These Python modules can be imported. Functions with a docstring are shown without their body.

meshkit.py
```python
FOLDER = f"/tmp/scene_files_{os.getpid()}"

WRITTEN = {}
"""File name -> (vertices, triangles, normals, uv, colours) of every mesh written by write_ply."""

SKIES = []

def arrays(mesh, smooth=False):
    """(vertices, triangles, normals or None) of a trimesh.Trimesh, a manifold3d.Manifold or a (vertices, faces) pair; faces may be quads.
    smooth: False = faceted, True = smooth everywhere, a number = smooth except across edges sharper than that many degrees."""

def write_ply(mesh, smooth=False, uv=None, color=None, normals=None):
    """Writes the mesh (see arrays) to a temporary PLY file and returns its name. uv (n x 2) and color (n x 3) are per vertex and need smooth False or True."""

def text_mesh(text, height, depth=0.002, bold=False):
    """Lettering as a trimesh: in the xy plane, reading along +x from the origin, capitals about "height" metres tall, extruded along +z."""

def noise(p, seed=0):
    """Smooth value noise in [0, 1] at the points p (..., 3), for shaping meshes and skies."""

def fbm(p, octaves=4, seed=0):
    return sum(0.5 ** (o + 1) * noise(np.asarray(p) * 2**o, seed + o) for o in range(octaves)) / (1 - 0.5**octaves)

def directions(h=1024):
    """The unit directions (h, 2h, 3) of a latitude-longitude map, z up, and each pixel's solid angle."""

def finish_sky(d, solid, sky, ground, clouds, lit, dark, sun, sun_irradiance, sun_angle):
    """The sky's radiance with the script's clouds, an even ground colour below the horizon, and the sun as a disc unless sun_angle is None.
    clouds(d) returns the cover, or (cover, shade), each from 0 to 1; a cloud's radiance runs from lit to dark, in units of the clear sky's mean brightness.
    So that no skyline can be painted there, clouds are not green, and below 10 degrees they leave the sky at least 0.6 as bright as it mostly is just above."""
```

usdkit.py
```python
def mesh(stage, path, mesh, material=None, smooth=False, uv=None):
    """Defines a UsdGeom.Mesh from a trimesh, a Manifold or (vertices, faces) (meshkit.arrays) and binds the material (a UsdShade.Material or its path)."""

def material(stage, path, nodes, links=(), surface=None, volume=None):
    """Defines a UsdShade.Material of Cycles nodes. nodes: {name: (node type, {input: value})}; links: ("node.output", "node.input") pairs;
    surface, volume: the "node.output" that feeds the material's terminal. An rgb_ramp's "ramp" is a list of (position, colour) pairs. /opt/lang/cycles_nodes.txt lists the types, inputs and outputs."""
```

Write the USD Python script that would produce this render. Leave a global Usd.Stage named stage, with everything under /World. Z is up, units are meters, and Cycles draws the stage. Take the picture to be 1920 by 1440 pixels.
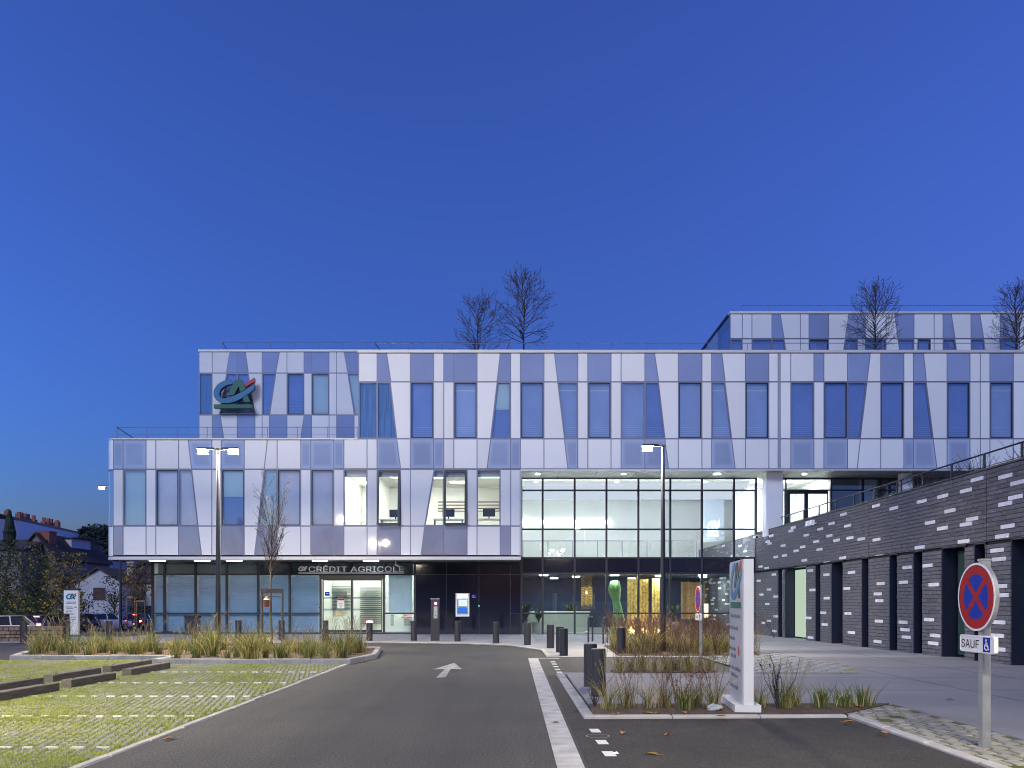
import math, random, re
import numpy as np, trimesh, usdkit, meshkit
from pxr import Usd, UsdGeom, UsdLux, UsdShade, Gf, Vt
from shapely.geometry import Polygon, Point, LineString, box as sbox
from shapely.ops import unary_union

stage = Usd.Stage.CreateInMemory()
UsdGeom.SetStageUpAxis(stage, 'Z'); UsdGeom.SetStageMetersPerUnit(stage, 1.0)
UsdGeom.Xform.Define(stage, '/World')
L = '/World/Looks/'

# ------------------------------------------------------------------ camera, sky, dusk glow, exposure
FPX, EYE, HOR = 1600.0, 1.65, 1126.0
cam = UsdGeom.Camera.Define(stage, '/World/camera')
cam.CreateFocalLengthAttr(30.0); cam.CreateHorizontalApertureAttr(36.0)
cam.CreateVerticalApertureOffsetAttr(36.0 * (HOR - 720) / 1920)
cam.CreateExposureAttr(4.27)
cam.AddTranslateOp().Set((0, 0, EYE)); cam.AddRotateXOp().Set(90)
SUN_EL, SUN_ROT = math.radians(-0.82), math.radians(259)
sky_m = usdkit.material(stage, L + 'sky', {
    's': ('sky_texture', {'sky_type': 'single_scattering', 'sun_disc': False, 'sun_elevation': SUN_EL, 'sun_rotation': SUN_ROT,
                          'ozone_density': 5.3, 'aerosol_density': 0.35}),
    'h': ('hsv', {'saturation': 0.965}), 'b': ('background_shader', {'strength': 0.1})},
    [('s.color', 'h.color'), ('h.color', 'b.color')], surface='b.background')
dome = UsdLux.DomeLight.Define(stage, '/World/sky')
UsdShade.MaterialBindingAPI.Apply(dome.GetPrim()).Bind(sky_m)
dome.GetPrim().SetCustomDataByKey('kind', 'structure')
glow = UsdLux.DistantLight.Define(stage, '/World/dusk_glow')      # broad last light of the western sky, behind the viewer
glow.CreateNormalizeAttr(True) if hasattr(glow, 'CreateNormalizeAttr') else None
glow.CreateIntensityAttr(0.0172); glow.CreateAngleAttr(20.0); glow.CreateColorAttr((0.88, 0.97, 1.10))
glow.AddRotateZOp().Set(-18.0); glow.AddRotateXOp().Set(90 - 32.0)


def X(u, Y): return (u - 960.0) * Y / FPX
def Z(v, Y): return EYE + (HOR - v) * Y / FPX
def G(u, v):
    Y = FPX * EYE / (v - HOR)
    return (X(u, Y), Y)


# ------------------------------------------------------------------ materials
def MAT(name, c, rough=0.6, var=0.0, scale=3.0, metal=0.0, bump=0.0, bscale=40.0, spec=None, c2=None, detail=4, stretch=None, emit=None, rnd=0.0, trans=0.0, coat=0.0):
    p = {'base_color': c, 'roughness': rough, 'metallic': metal}
    if spec is not None: p['specular_ior_level'] = spec
    if coat: p['coat_weight'] = coat; p['coat_roughness'] = 0.05
    if emit: p['emission_color'] = emit[0]; p['emission_strength'] = emit[1]
    n, l = {'p': ('principled_bsdf', p)}, []
    out = None
    if var or c2 is not None or bump or rnd:
        n['tc'] = ('geometry', {})
        src = 'tc.position'
        if stretch:
            n['mp'] = ('mapping', {'scale': stretch}); l.append((src, 'mp.vector')); src = 'mp.vector'
        if var or c2 is not None:
            n['nz'] = ('noise_texture', {'scale': scale, 'detail': float(detail), 'roughness': 0.6}); l.append((src, 'nz.vector'))
            a = tuple(x * (1 - var) for x in c); b = c2 if c2 is not None else tuple(min(1, x * (1 + var)) for x in c)
            n['rp'] = ('rgb_ramp', {'ramp': [(0.3, a), (0.7, b)]}); l.append(('nz.fac', 'rp.fac')); out = 'rp.color'
        if rnd:
            n['oi'] = ('object_info', {}); n['mr'] = ('map_range', {'from_min': 0.0, 'from_max': 1.0, 'to_min': 1 - rnd, 'to_max': 1 + rnd}); l.append(('oi.random', 'mr.value'))
            n['hs'] = ('hsv', {'color': c}); l.append(('mr.result', 'hs.value'))
            if out: l.append((out, 'hs.color'))
            out = 'hs.color'
        if out: l.append((out, 'p.base_color'))
        if bump:
            n['bn'] = ('noise_texture', {'scale': bscale, 'detail': 6.0, 'roughness': 0.65}); l.append((src, 'bn.vector'))
            n['bp'] = ('bump', {'strength': min(1.0, bump), 'distance': 0.01}); l += [('bn.fac', 'bp.height'), ('bp.normal', 'p.normal')]
    surf = 'p.BSDF'
    if trans:
        n['tl'] = ('translucent_bsdf', {'color': c}); n['mx'] = ('mix_closure', {'fac': trans})
        if out: l.append((out, 'tl.color'))
        l += [('p.BSDF', 'mx.closure1'), ('tl.BSDF', 'mx.closure2')]; surf = 'mx.closure'
    return usdkit.material(stage, L + name, n, l, surface=surf)


def EMIT(name, c, s):
    return usdkit.material(stage, L + name, {'e': ('emission', {'color': c, 'strength': s})}, surface='e.emission')


def GLASS(name, tint=(0.9, 0.95, 0.96), refl=0.2, gcol=(1, 1, 1), wob=0.0):
    n = {'f': ('fresnel', {'IOR': 1.5}), 'a': ('math', {'math_type': 'multiply_add', 'value2': 0.8, 'value3': refl}),
         't': ('transparent_bsdf', {'color': tint}), 'g': ('glossy_bsdf', {'color': gcol, 'roughness': 0.0}), 'm': ('mix_closure', {})}
    l = [('f.fac', 'a.value1'), ('a.value', 'm.fac'), ('t.BSDF', 'm.closure1'), ('g.BSDF', 'm.closure2')]
    if wob:
        n['ge'] = ('geometry', {}); n['nz'] = ('noise_texture', {'scale': 0.6, 'detail': 1.0}); n['bp'] = ('bump', {'strength': wob, 'distance': 0.01})
        l += [('ge.position', 'nz.vector'), ('nz.fac', 'bp.height'), ('bp.normal', 'g.normal')]
    return usdkit.material(stage, L + name, n, l, surface='m.closure')


def ENAMEL(name, c, refl, rough=0.03, edge=None, var=0.03):
    """Back-painted glass: a paint coat seen through a reflecting face; edge: a paler frit band that fades in from the rim (uv)."""
    n = {'ge': ('geometry', {}), 'nz': ('noise_texture', {'scale': 0.35, 'detail': 3.0}), 'rp': ('rgb_ramp', {'ramp': [(0.3, tuple(x * (1 - var) for x in c)), (0.7, tuple(x * (1 + var) for x in c))]}),
         'd': ('diffuse_bsdf', {'color': c}), 'g': ('glossy_bsdf', {'color': (1, 1, 1), 'roughness': rough}), 'm': ('mix_closure', {}),
         'f': ('fresnel', {'IOR': 1.5}), 'a': ('math', {'math_type': 'multiply_add', 'value2': 0.8, 'value3': refl}),
         'oi': ('object_info', {}), 'mr': ('map_range', {'from_min': 0.0, 'from_max': 1.0, 'to_min': 0.94, 'to_max': 1.06}), 'hs': ('hsv', {}),
         'b2': ('noise_texture', {'scale': 0.9, 'detail': 1.0}), 'bp': ('bump', {'strength': 0.08, 'distance': 0.01})}
    l = [('ge.position', 'nz.vector'), ('nz.fac', 'rp.fac'), ('f.fac', 'a.value1'), ('a.value', 'm.fac'), ('d.BSDF', 'm.closure1'), ('g.BSDF', 'm.closure2'),
         ('oi.random', 'mr.value'), ('mr.result', 'hs.value'), ('hs.color', 'd.color'),
         ('ge.position', 'b2.vector'), ('b2.fac', 'bp.height'), ('bp.normal', 'g.normal')]
    if edge:
        n.update({'uv': ('uvmap', {'attribute': 'st'}), 'sx': ('separate_xyz', {}), 'ix': ('math', {'math_type': 'subtract', 'value1': 1.0}), 'iy': ('math', {'math_type': 'subtract', 'value1': 1.0}),
                  'mx': ('math', {'math_type': 'minimum'}), 'my': ('math', {'math_type': 'minimum'}), 'mn': ('math', {'math_type': 'smoothmin', 'value3': 0.12}),
                  'sm': ('map_range', {'range_type': 'smoothstep', 'from_min': 0.0, 'from_max': 0.21, 'to_min': 0.0, 'to_max': 1.0}), 'mc': ('mix_color', {'a': edge})})
        l += [('uv.UV', 'sx.vector'), ('sx.x', 'ix.value2'), ('sx.y', 'iy.value2'), ('sx.x', 'mx.value1'), ('ix.value', 'mx.value2'), ('sx.y', 'my.value1'), ('iy.value', 'my.value2'),
              ('mx.value', 'mn.value1'), ('my.value', 'mn.value2'), ('mn.value', 'sm.value'), ('sm.result', 'mc.fac'), ('rp.color', 'mc.b'), ('mc.result', 'hs.color')]
    else:
        l.append(('rp.color', 'hs.color'))
    return usdkit.material(stage, L + name, n, l, surface='m.closure')


m = {}
m['asphalt'] = usdkit.material(stage, L + 'asphalt', {
    'g': ('geometry', {}), 'n1': ('noise_texture', {'scale': 0.35, 'detail': 5.0, 'roughness': 0.6}), 'r1': ('rgb_ramp', {'ramp': [(0.28, (.032, .032, .034)), (0.40, (.043, .043, .044)), (0.55, (.050, .049, .049)), (0.75, (.064, .062, .060))]}),
    'n2': ('noise_texture', {'scale': 40.0, 'detail': 3.0, 'roughness': .7}), 'r2': ('rgb_ramp', {'ramp': [(0.36, (.42, .42, .43)), (0.46, (.80, .80, .80)), (0.54, (1.08, 1.07, 1.06)), (0.60, (1.7, 1.66, 1.62)), (0.66, (2.9, 2.8, 2.7))]}),
    'mp': ('mapping', {'scale': (1.1, .10, 1.0)}), 'n3': ('noise_texture', {'scale': 1.6, 'detail': 5.0, 'roughness': .6}), 'r3': ('rgb_ramp', {'ramp': [(0.30, (.78, .78, .80)), (0.5, (1, 1, 1)), (0.72, (1.22, 1.2, 1.16))]}), 'y': ('mix_color', {'blend_type': 'multiply', 'fac': 1.0, 'use_clamp_result': False}),
    'x': ('mix_color', {'blend_type': 'multiply', 'fac': 1.0}), 'p': ('principled_bsdf', {'roughness': 0.8, 'specular_ior_level': 0.35}),
    'bp': ('bump', {'strength': 0.6, 'distance': 0.006})},
    [('g.position', 'n1.vector'), ('n1.fac', 'r1.fac'), ('g.position', 'n2.vector'), ('n2.fac', 'r2.fac'), ('g.position', 'mp.vector'), ('mp.vector', 'n3.vector'), ('n3.fac', 'r3.fac'), ('r1.color', 'y.a'), ('r3.color', 'y.b'), ('y.result', 'x.a'), ('r2.color', 'x.b'), ('x.result', 'p.base_color'), ('n2.fac', 'bp.height'), ('bp.normal', 'p.normal')], surface='p.BSDF')
m['asphalt_rough'] = usdkit.material(stage, L + 'asphalt_rough', {
    'g': ('geometry', {}), 'n1': ('noise_texture', {'scale': 0.8, 'detail': 6.0, 'roughness': 0.7}), 'r1': ('rgb_ramp', {'ramp': [(0.3, (.034, .034, .035)), (0.6, (.055, .052, .05)), (0.75, (.075, .07, .065))]}),
    'n2': ('noise_texture', {'scale': 52.0, 'detail': 4.0, 'roughness': .7}), 'r2': ('rgb_ramp', {'ramp': [(0.38, (.5, .5, .5)), (0.56, (1, 1, 1)), (0.64, (1.6, 1.5, 1.5)), (0.7, (4.5, 4.3, 4.1))]}),
    'x': ('mix_color', {'blend_type': 'multiply', 'fac': 1.0}), 'p': ('principled_bsdf', {'roughness': 0.85, 'specular_ior_level': 0.3}), 'bp': ('bump', {'strength': 0.9, 'distance': 0.01})},
    [('g.position', 'n1.vector'), ('n1.fac', 'r1.fac'), ('g.position', 'n2.vector'), ('n2.fac', 'r2.fac'), ('r1.color', 'x.a'), ('r2.color', 'x.b'), ('x.result', 'p.base_color'), ('n2.fac', 'bp.height'), ('bp.normal', 'p.normal')], surface='p.BSDF')
m['earth'] = MAT('earth', (.035, .035, .022), .95, .3, 1.0)
m['plaza'] = MAT('plaza_concrete', (.20, .20, .225), .8, .13, 0.5, bump=.3, bscale=60, detail=8)
m['paver'] = MAT('paver', (.25, .24, .215), .85, .25, 5, bump=.5, bscale=60, rnd=.15)
m['concrete'] = MAT('concrete', (.27, .27, .285), .8, .13, 0.7, bump=.3, bscale=60, detail=8)
m['kerb'] = MAT('kerb', (.28, .28, .29), .8, .2, 4, bump=.3, bscale=80, rnd=.08)
m['kerb_pale'] = MAT('kerb_pale', (.37, .36, .345), .8, .15, 2.5, bump=.3, bscale=80)
m['paint'] = MAT('paint', (.74, .74, .72), .7, .08, 14, c2=(.60, .60, .58))
m['paint_worn'] = MAT('paint_worn', (.40, .39, .38), .75, .3, 3.5, c2=(.50, .50, .50), bump=.3, bscale=90)
m['paint_arrow'] = MAT('paint_arrow', (.17, .17, .165), .8, .3, 5.0, c2=(.52, .52, .51), bump=.4, bscale=80, detail=8)
m['mulch'] = MAT('mulch', (.055, .036, .024), .95, .4, 18, c2=(.13, .085, .06), bump=1.0, bscale=30, detail=8)
m['lawn'] = MAT('lawn', (.07, .10, .02), .95, .3, 6, c2=(.12, .15, .035), bump=1, bscale=60)
m['grass_bed'] = MAT('grass_bed', (.10, .13, .02), .95, .3, 1.6, c2=(.26, .28, .06), bump=1, bscale=50)
m['blade'] = MAT('blade', (.33, .37, .085), .7, rnd=.35, trans=.3)
m['stud'] = MAT('stud', (.31, .30, .275), .85, .15, 3)
m['white_panel'] = ENAMEL('white_panel', (.80, .80, .83), .03, .06, var=.02)
m['grey_panel'] = ENAMEL('grey_panel', (.29, .33, .50), .20, .05, var=.10)
m['grey_panel_frit'] = ENAMEL('grey_panel_frit', (.32, .36, .49), .20, .05, edge=(.43, .48, .64), var=.10)
m['grey_panel_low'] = ENAMEL('grey_panel_low', (.33, .33, .44), .22, .03, var=.10)
m['glass'] = GLASS('window_glass', (.93, .96, .99), .27)
m['glass_clear'] = GLASS('clear_glass', (.93, .96, .95), .08)
m['glass_hall'] = GLASS('hall_glass', (.86, .93, .94), .20)
m['glass_shop'] = GLASS('shop_glass', (.74, .82, .90), .08)
m['alu'] = MAT('aluminium', (.42, .42, .48), .45, .05, 1, metal=.5)
m['alu_light'] = MAT('pale_aluminium', (.62, .61, .63), .5, .05, 1, metal=.25)
m['joint'] = MAT('joint', (.20, .21, .30), .5, .05, 1, metal=.3)
m['frame'] = MAT('dark_frame', (.012, .014, .028), .4, .1, 2)
m['shopframe'] = MAT('shop_frame', (.02, .022, .034), .42, .1, 2)
m['dark_panel'] = ENAMEL('dark_panel', (.012, .014, .03), .035, .06, var=.1)
m['soffit'] = MAT('soffit', (.34, .35, .32), .5, .05, .6, metal=.2)
m['painted_sky_lilac'] = MAT('painted_sky_sheet', (.84, .80, .90), .85, .1, .8)  # pinkish western sky reflection put into the colour of the window backs
m['blind_blue'] = MAT('roller_blind', (.46, .55, .84), .85, .08, .8)
m['blind_pale'] = MAT('pale_blind', (.66, .80, .86), .85, .04, .8)
m['blind_dark'] = MAT('dark_blind', (.27, .36, .74), .85, .1, .8)
m['curtain'] = MAT('curtain', (.16, .27, .50), .9, .35, 5, stretch=(3, 3, .15))
m['slat'] = MAT('blind_slat', (.50, .70, .90), .5, .06, 2)
m['slat_dark'] = MAT('dark_slat', (.10, .12, .12), .5)
m['wall_white'] = MAT('inner_wall', (.78, .79, .74), .8, .03, 1)
m['wall_navy'] = MAT('navy_wall', (.02, .04, .11), .6, .2, 1)
m['floor_in'] = MAT('inner_floor', (.24, .26, .22), .25, .1, 1)
m['ceil_in'] = MAT('inner_ceiling', (.62, .63, .56), .8, .03, 1)
m['roof'] = MAT('roof_gravel', (.16, .16, .17), .9, .2, 2)
m['steel'] = MAT('galvanised', (.40, .42, .43), .42, .15, 6, metal=.7)
m['rail'] = MAT('rail_steel', (.24, .25, .30), .4, .1, 3, metal=.5)
m['dark_steel'] = MAT('dark_steel', (.022, .024, .032), .45, .12, 3)
m['bollard'] = MAT('bollard_paint', (.017, .018, .026), .5, .15, 2, rnd=.12)
m['bollard_cap'] = MAT('bollard_cap', (.05, .05, .06), .45, .15, 2)
m['bark'] = MAT('bark', (.045, .034, .03), .9, .35, 12, bump=.6, bscale=30)
m['bark_pale'] = MAT('pale_bark', (.16, .13, .075), .9, .3, 12, bump=.5, bscale=30)
m['twig'] = MAT('twig', (.055, .040, .036), .9, .2, 6)
m['twig_pale'] = MAT('pale_twig', (.21, .17, .09), .9, .2, 6)
m['timber'] = MAT('timber', (.13, .11, .085), .85, .35, 5, bump=.6, bscale=22, stretch=(6, .6, 6), detail=7)
m['stake'] = MAT('stake_wood', (.12, .09, .075), .85, .3, 8, bump=.4)
m['blade_green'] = MAT('blade_green', (.09, .13, .032), .7, rnd=.3, trans=.25)
m['blade_straw'] = MAT('blade_straw', (.42, .34, .12), .8, rnd=.25, trans=.25)
m['blade_rust'] = MAT('blade_rust', (.14, .075, .05), .85, rnd=.3)
m['leaf_green'] = MAT('leaf_green', (.035, .055, .02), .7, rnd=.3, trans=.2)
m['leaf_olive'] = MAT('leaf_olive', (.05, .055, .022), .7, rnd=.3, trans=.2)
m['leaf_yellow'] = MAT('leaf_yellow', (.28, .20, .03), .7, rnd=.3, trans=.2)
m['leaf_fall'] = MAT('fallen_leaf', (.40, .16, .03), .7, rnd=.35)
m['conifer'] = MAT('conifer', (.016, .030, .016), .8, .4, 3)
m['forest'] = MAT('forest', (.020, .035, .022), .9, .4, 1.2)
m['brick'] = MAT('slate_brick', (.100, .100, .120), .75, .28, 5, bump=.7, bscale=25, rnd=.22, stretch=(1, 1, 3), detail=6)
m['brick_pale'] = MAT('pale_brick', (.68, .69, .73), .7, .12, 5, bump=.5, bscale=25, rnd=.08)
m['mortar'] = MAT('mortar', (.020, .020, .024), .9, .2, 3)
m['door_dark'] = MAT('door_dark', (.010, .013, .030), .35, .1, 2)
m['door_green'] = ENAMEL('door_green', (.035, .075, .075), .10, .03)
m['wood'] = MAT('wood', (.36, .20, .08), .6, .25, 4, stretch=(1, 1, 6))
m['gold'] = MAT('gold', (.75, .46, .12), .35, .55, 9, metal=.5, bump=.8, bscale=14, emit=((1.0, .62, .18), .010))  # faint emission added so the metal looks lit
m['green'] = MAT('pale_green', (.20, .42, .15), .5, .25, 4)
m['totem_white'] = MAT('totem_white', (.56, .57, .61), .4, .03, 2)
m['white'] = MAT('white_paint', (.78, .78, .78), .4, .03, 2)
m['cream'] = MAT('cream_render', (.62, .58, .50), .9, .1, 1)
m['render_old'] = MAT('old_render', (.20, .185, .18), .9, .2, .8)
m['render'] = MAT('white_render', (.50, .50, .54), .9, .1, .8)
m['tile'] = MAT('roof_tile', (.085, .055, .045), .9, .3, 6, bump=.6, bscale=8)
m['redbrick'] = MAT('red_brick', (.30, .11, .075), .9, .2, 9)
m['shutter'] = MAT('shutter', (.09, .038, .034), .7, .2, 5)
m['stone'] = MAT('gabion_stone', (.20, .145, .115), .9, .3, 5, bump=.7, bscale=14, rnd=.25)
m['fence_green'] = MAT('fence_green', (.035, .085, .05), .7, .15, 4)
m['logo_blue'] = MAT('logo_blue', (.015, .16, .33), .35)
m['logo_green'] = MAT('logo_green', (.004, .12, .085), .35)
m['logo_red'] = MAT('logo_red', (.52, .03, .045), .35)
m['logo_side'] = MAT('logo_side', (.03, .022, .02), .5)
m['sign_red'] = MAT('sign_red', (.34, .012, .02), .6, .06, 6, spec=.2)
m['sign_blue'] = MAT('sign_blue', (.002, .03, .33), .6, .06, 6, spec=.2)
m['sign_white'] = MAT('sign_white', (.74, .74, .72), .4, .04, 5)
m['black'] = MAT('black', (.012, .012, .013), .5)
m['grey_text'] = MAT('grey_text', (.16, .17, .20), .6)
m['nest'] = MAT('nest_box', (.17, .06, .035), .7, .2, 9)
m['nest_top'] = MAT('nest_top', (.42, .33, .20), .7, .2, 9)
m['yellow'] = MAT('yellow', (.60, .45, .04), .5)
m['lime'] = MAT('lime', (.45, .55, .08), .5)
m['rubber'] = MAT('rubber', (.012, .012, .012), .8)
m['car_white'] = MAT('car_white', (.70, .71, .74), .25, coat=.6)
m['car_dark'] = MAT('car_dark', (.02, .022, .05), .25, coat=.6)
m['car_glass'] = MAT('car_glass', (.012, .014, .02), .08, spec=.7)
m['plastic'] = MAT('plastic_sheet', (.36, .39, .43), .2)
m['pot'] = MAT('pot', (.35, .37, .32), .5)
e = {'lamp': EMIT('lamp_led', (1.0, .87, .62), 210.0), 'lamp_b': EMIT('lamp_led_bright', (1.0, .87, .64), 320.0), 'lens': EMIT('lamp_lens', (1.0, .90, .70), 9.0), 'ceil': EMIT('ceiling_light', (1.0, .98, .92), 2.3), 'hall': EMIT('hall_light', (.90, .94, 1.06), 4.6), 'shop': EMIT('shop_light', (.94, 1.0, .95), 2.0), 'down_in': EMIT('inner_downlight', (.90, 1.0, .88), 12.0), 'down': EMIT('downlight', (.86, .95, 1.0), 1.5),
     'strip': EMIT('light_strip', (1, .97, .9), .9), 'red': EMIT('red_lamp', (1.0, .05, .08), 1.8), 'tail': EMIT('tail_lamp', (1.0, .06, .06), 1.6), 'head': EMIT('head_lamp', (1.0, .86, .6), 60.0),
     'screen': EMIT('screen', (.75, .88, 1.0), .055), 'screen_blue': EMIT('screen_blue', (.05, .2, .8), .05), 'emblem_glow': EMIT('emblem_glow', (.70, .90, 1.0), .16), 'green_led': EMIT('green_led', (.1, 1, .6), .25), 'warm': EMIT('warm_lamp', (1, .66, .25), 7.0), 'plate': EMIT('lit_plate', (.8, .93, 1.0), .045), 'neon_red': EMIT('neon_red', (1, .2, .12), .09)}

# ------------------------------------------------------------------ mesh builder and prim helpers
class MB:
    def __init__(self): self.v, self.f, self.n = [], [], 0
    def add(self, v, f):
        v = np.asarray(v, float); self.v.append(v); self.f.append(np.asarray(f, int) + self.n); self.n += len(v); return self
    def tm(self, t): return self.add(t.vertices, t.faces)
    def box(self, x0, x1, y0, y1, z0, z1, rz=0.0, c=None):
        v = np.array([(x, y, z) for x in (x0, x1) for y in (y0, y1) for z in (z0, z1)], float)
        if rz:
            c = c or ((x0 + x1) / 2, (y0 + y1) / 2); s, k = math.sin(rz), math.cos(rz); d = v[:, :2] - c
            v[:, 0] = c[0] + d[:, 0] * k - d[:, 1] * s; v[:, 1] = c[1] + d[:, 0] * s + d[:, 1] * k
        return self.add(v, BOXF)
    def hexa(self, lo, hi):
        """lo, hi: four matching corners each, counter-clockwise seen from outside hi."""
        v = np.array(list(lo) + list(hi), float)
        return self.add(v, [(0, 2, 1), (0, 3, 2), (4, 5, 6), (4, 6, 7)] + [t for i in range(4) for t in ((i, (i + 1) % 4, 4 + (i + 1) % 4), (i, 4 + (i + 1) % 4, 4 + i))])
    def tube(self, pts, r, sides=6, cap=True):
        p = np.asarray(pts, float); r = np.broadcast_to(np.asarray(r, float), (len(p),))
        t = np.gradient(p, axis=0); t /= np.linalg.norm(t, axis=1, keepdims=True) + 1e-12
        ref = np.where(np.abs(t[:, 2:]) < 0.9, [[0, 0, 1.0]], [[1.0, 0, 0]])
        if np.any(np.abs(t[:, 2]) < .9) and np.any(np.abs(t[:, 2]) >= .9): ref = np.broadcast_to([[.31, .95, .02]], p.shape)
        a = np.cross(t, ref); a /= np.linalg.norm(a, axis=1, keepdims=True) + 1e-12; b = np.cross(t, a)
        g = np.arange(sides) * 2 * np.pi / sides
        v = p[:, None] + r[:, None, None] * (np.cos(g)[None, :, None] * a[:, None] + np.sin(g)[None, :, None] * b[:, None])
        i, j = np.meshgrid(np.arange(len(p) - 1), np.arange(sides), indexing='ij'); k = (j + 1) % sides
        q = np.stack([i * sides + j, i * sides + k, (i + 1) * sides + k, (i + 1) * sides + j], -1).reshape(-1, 4)
        f = np.vstack([q[:, [0, 1, 2]], q[:, [0, 2, 3]]])
        if cap:
            n = len(p) * sides
            f = np.vstack([f] + [np.array([(n, (jj + 1) % sides, jj) for jj in range(sides)]), np.array([(n + 1, (len(p) - 1) * sides + jj, (len(p) - 1) * sides + (jj + 1) % sides) for jj in range(sides)])])
            return self.add(np.vstack([v.reshape(-1, 3), p[:1], p[-1:]]), f)
        return self.add(v.reshape(-1, 3), f)
    def poly(self, P, z0, z1=None):
        """a shapely polygon in plan: a sheet at z0, or a slab from z0 to z1"""
        for g in getattr(P, 'geoms', [P]):
            if z1 is None:
                v, f = trimesh.creation.triangulate_polygon(g, engine='earcut'); v = np.column_stack([v, np.full(len(v), z0)])
                a, b, c = v[f[:, 0]], v[f[:, 1]], v[f[:, 2]]
                up = np.cross(b - a, c - a)[:, 2] > 0; f = np.where(up[:, None], f, f[:, ::-1]); self.add(v, f)
            else:
                t = trimesh.creation.extrude_polygon(g, z1 - z0, engine='earcut'); t.apply_translation((0, 0, z0)); self.tm(t)
        return self
    def front(self, P, y0, y1):
        """a shapely polygon in (x, z), extruded from y0 (front) to y1"""
        for g in getattr(P, 'geoms', [P]):
            t = trimesh.creation.extrude_polygon(g, y1 - y0, engine='earcut')
            v = np.array(t.vertices); self.add(np.column_stack([v[:, 0], y1 - v[:, 2], v[:, 1]]), t.faces)
        return self
    def mesh(self): return (np.vstack(self.v), np.vstack(self.f))
BOXF = [(0, 1, 3), (0, 3, 2), (4, 6, 7), (4, 7, 5), (0, 4, 5), (0, 5, 1), (2, 3, 7), (2, 7, 6), (0, 2, 6), (0, 6, 4), (1, 5, 7), (1, 7, 3)]

used = {}
def path_for(name, parent='/World'):
    k = (parent, name); n = used.get(k, -1) + 1; used[k] = n
    return f'{parent}/{name}' if n == 0 else f'{parent}/{name}_{n:03d}'
def pth(p): return p if isinstance(p, str) else str(p.GetPath())
def tag(o, label=None, cat=None, group=None, kind=None):
    p = o if isinstance(o, Usd.Prim) else o.GetPrim()
    for k, v in (('label', label), ('category', cat), ('group', group), ('kind', kind)):
        if v: p.SetCustomDataByKey(k, v)
    return p
def thing(name, label, cat, loc=(0, 0, 0), rz=0.0, sc=1.0, group=None):
    x = UsdGeom.Xform.Define(stage, path_for(name)); x.AddTranslateOp().Set(Gf.Vec3d(*map(float, loc))); x.AddRotateZOp().Set(float(math.degrees(rz))); x.AddScaleOp().Set(Gf.Vec3f(sc, sc, sc))
    return tag(x, label, cat, group)
def part(name, mb, mat, parent='/World', label=None, kind=None, smooth=False, uv=None):
    o = usdkit.mesh(stage, path_for(name, pth(parent)), mb.mesh() if isinstance(mb, MB) else mb, mat, smooth=smooth, uv=uv)
    return tag(o, label, None, None, kind)
def solo(name, mb, mat, label, cat, group=None, smooth=False): return tag(part(name, mb, mat, '/World', None, None, smooth), label, cat, group)
def struct(name, mb, mat, smooth=False): return part(name, mb, mat, '/World', None, 'structure', smooth)
def dup(src, label, loc, rz=0.0, sc=1.0, group=None):
    was = src.GetCustomData(); base = re.sub(r'_[0-9]{3}$', '', src.GetName())
    x = UsdGeom.Xform.Define(stage, path_for(base)); p = x.GetPrim(); p.GetReferences().AddInternalReference(src.GetPath())
    for op, val in (('translate', Gf.Vec3d(*map(float, loc))), ('rotateZ', float(math.degrees(rz))), ('scale', Gf.Vec3f(sc, sc, sc))):
        p.GetAttribute(f'xformOp:{op}').Set(val)
    p.SetInstanceable(True)
    return tag(p, label, was['category'], group or was.get('group'))
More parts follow.
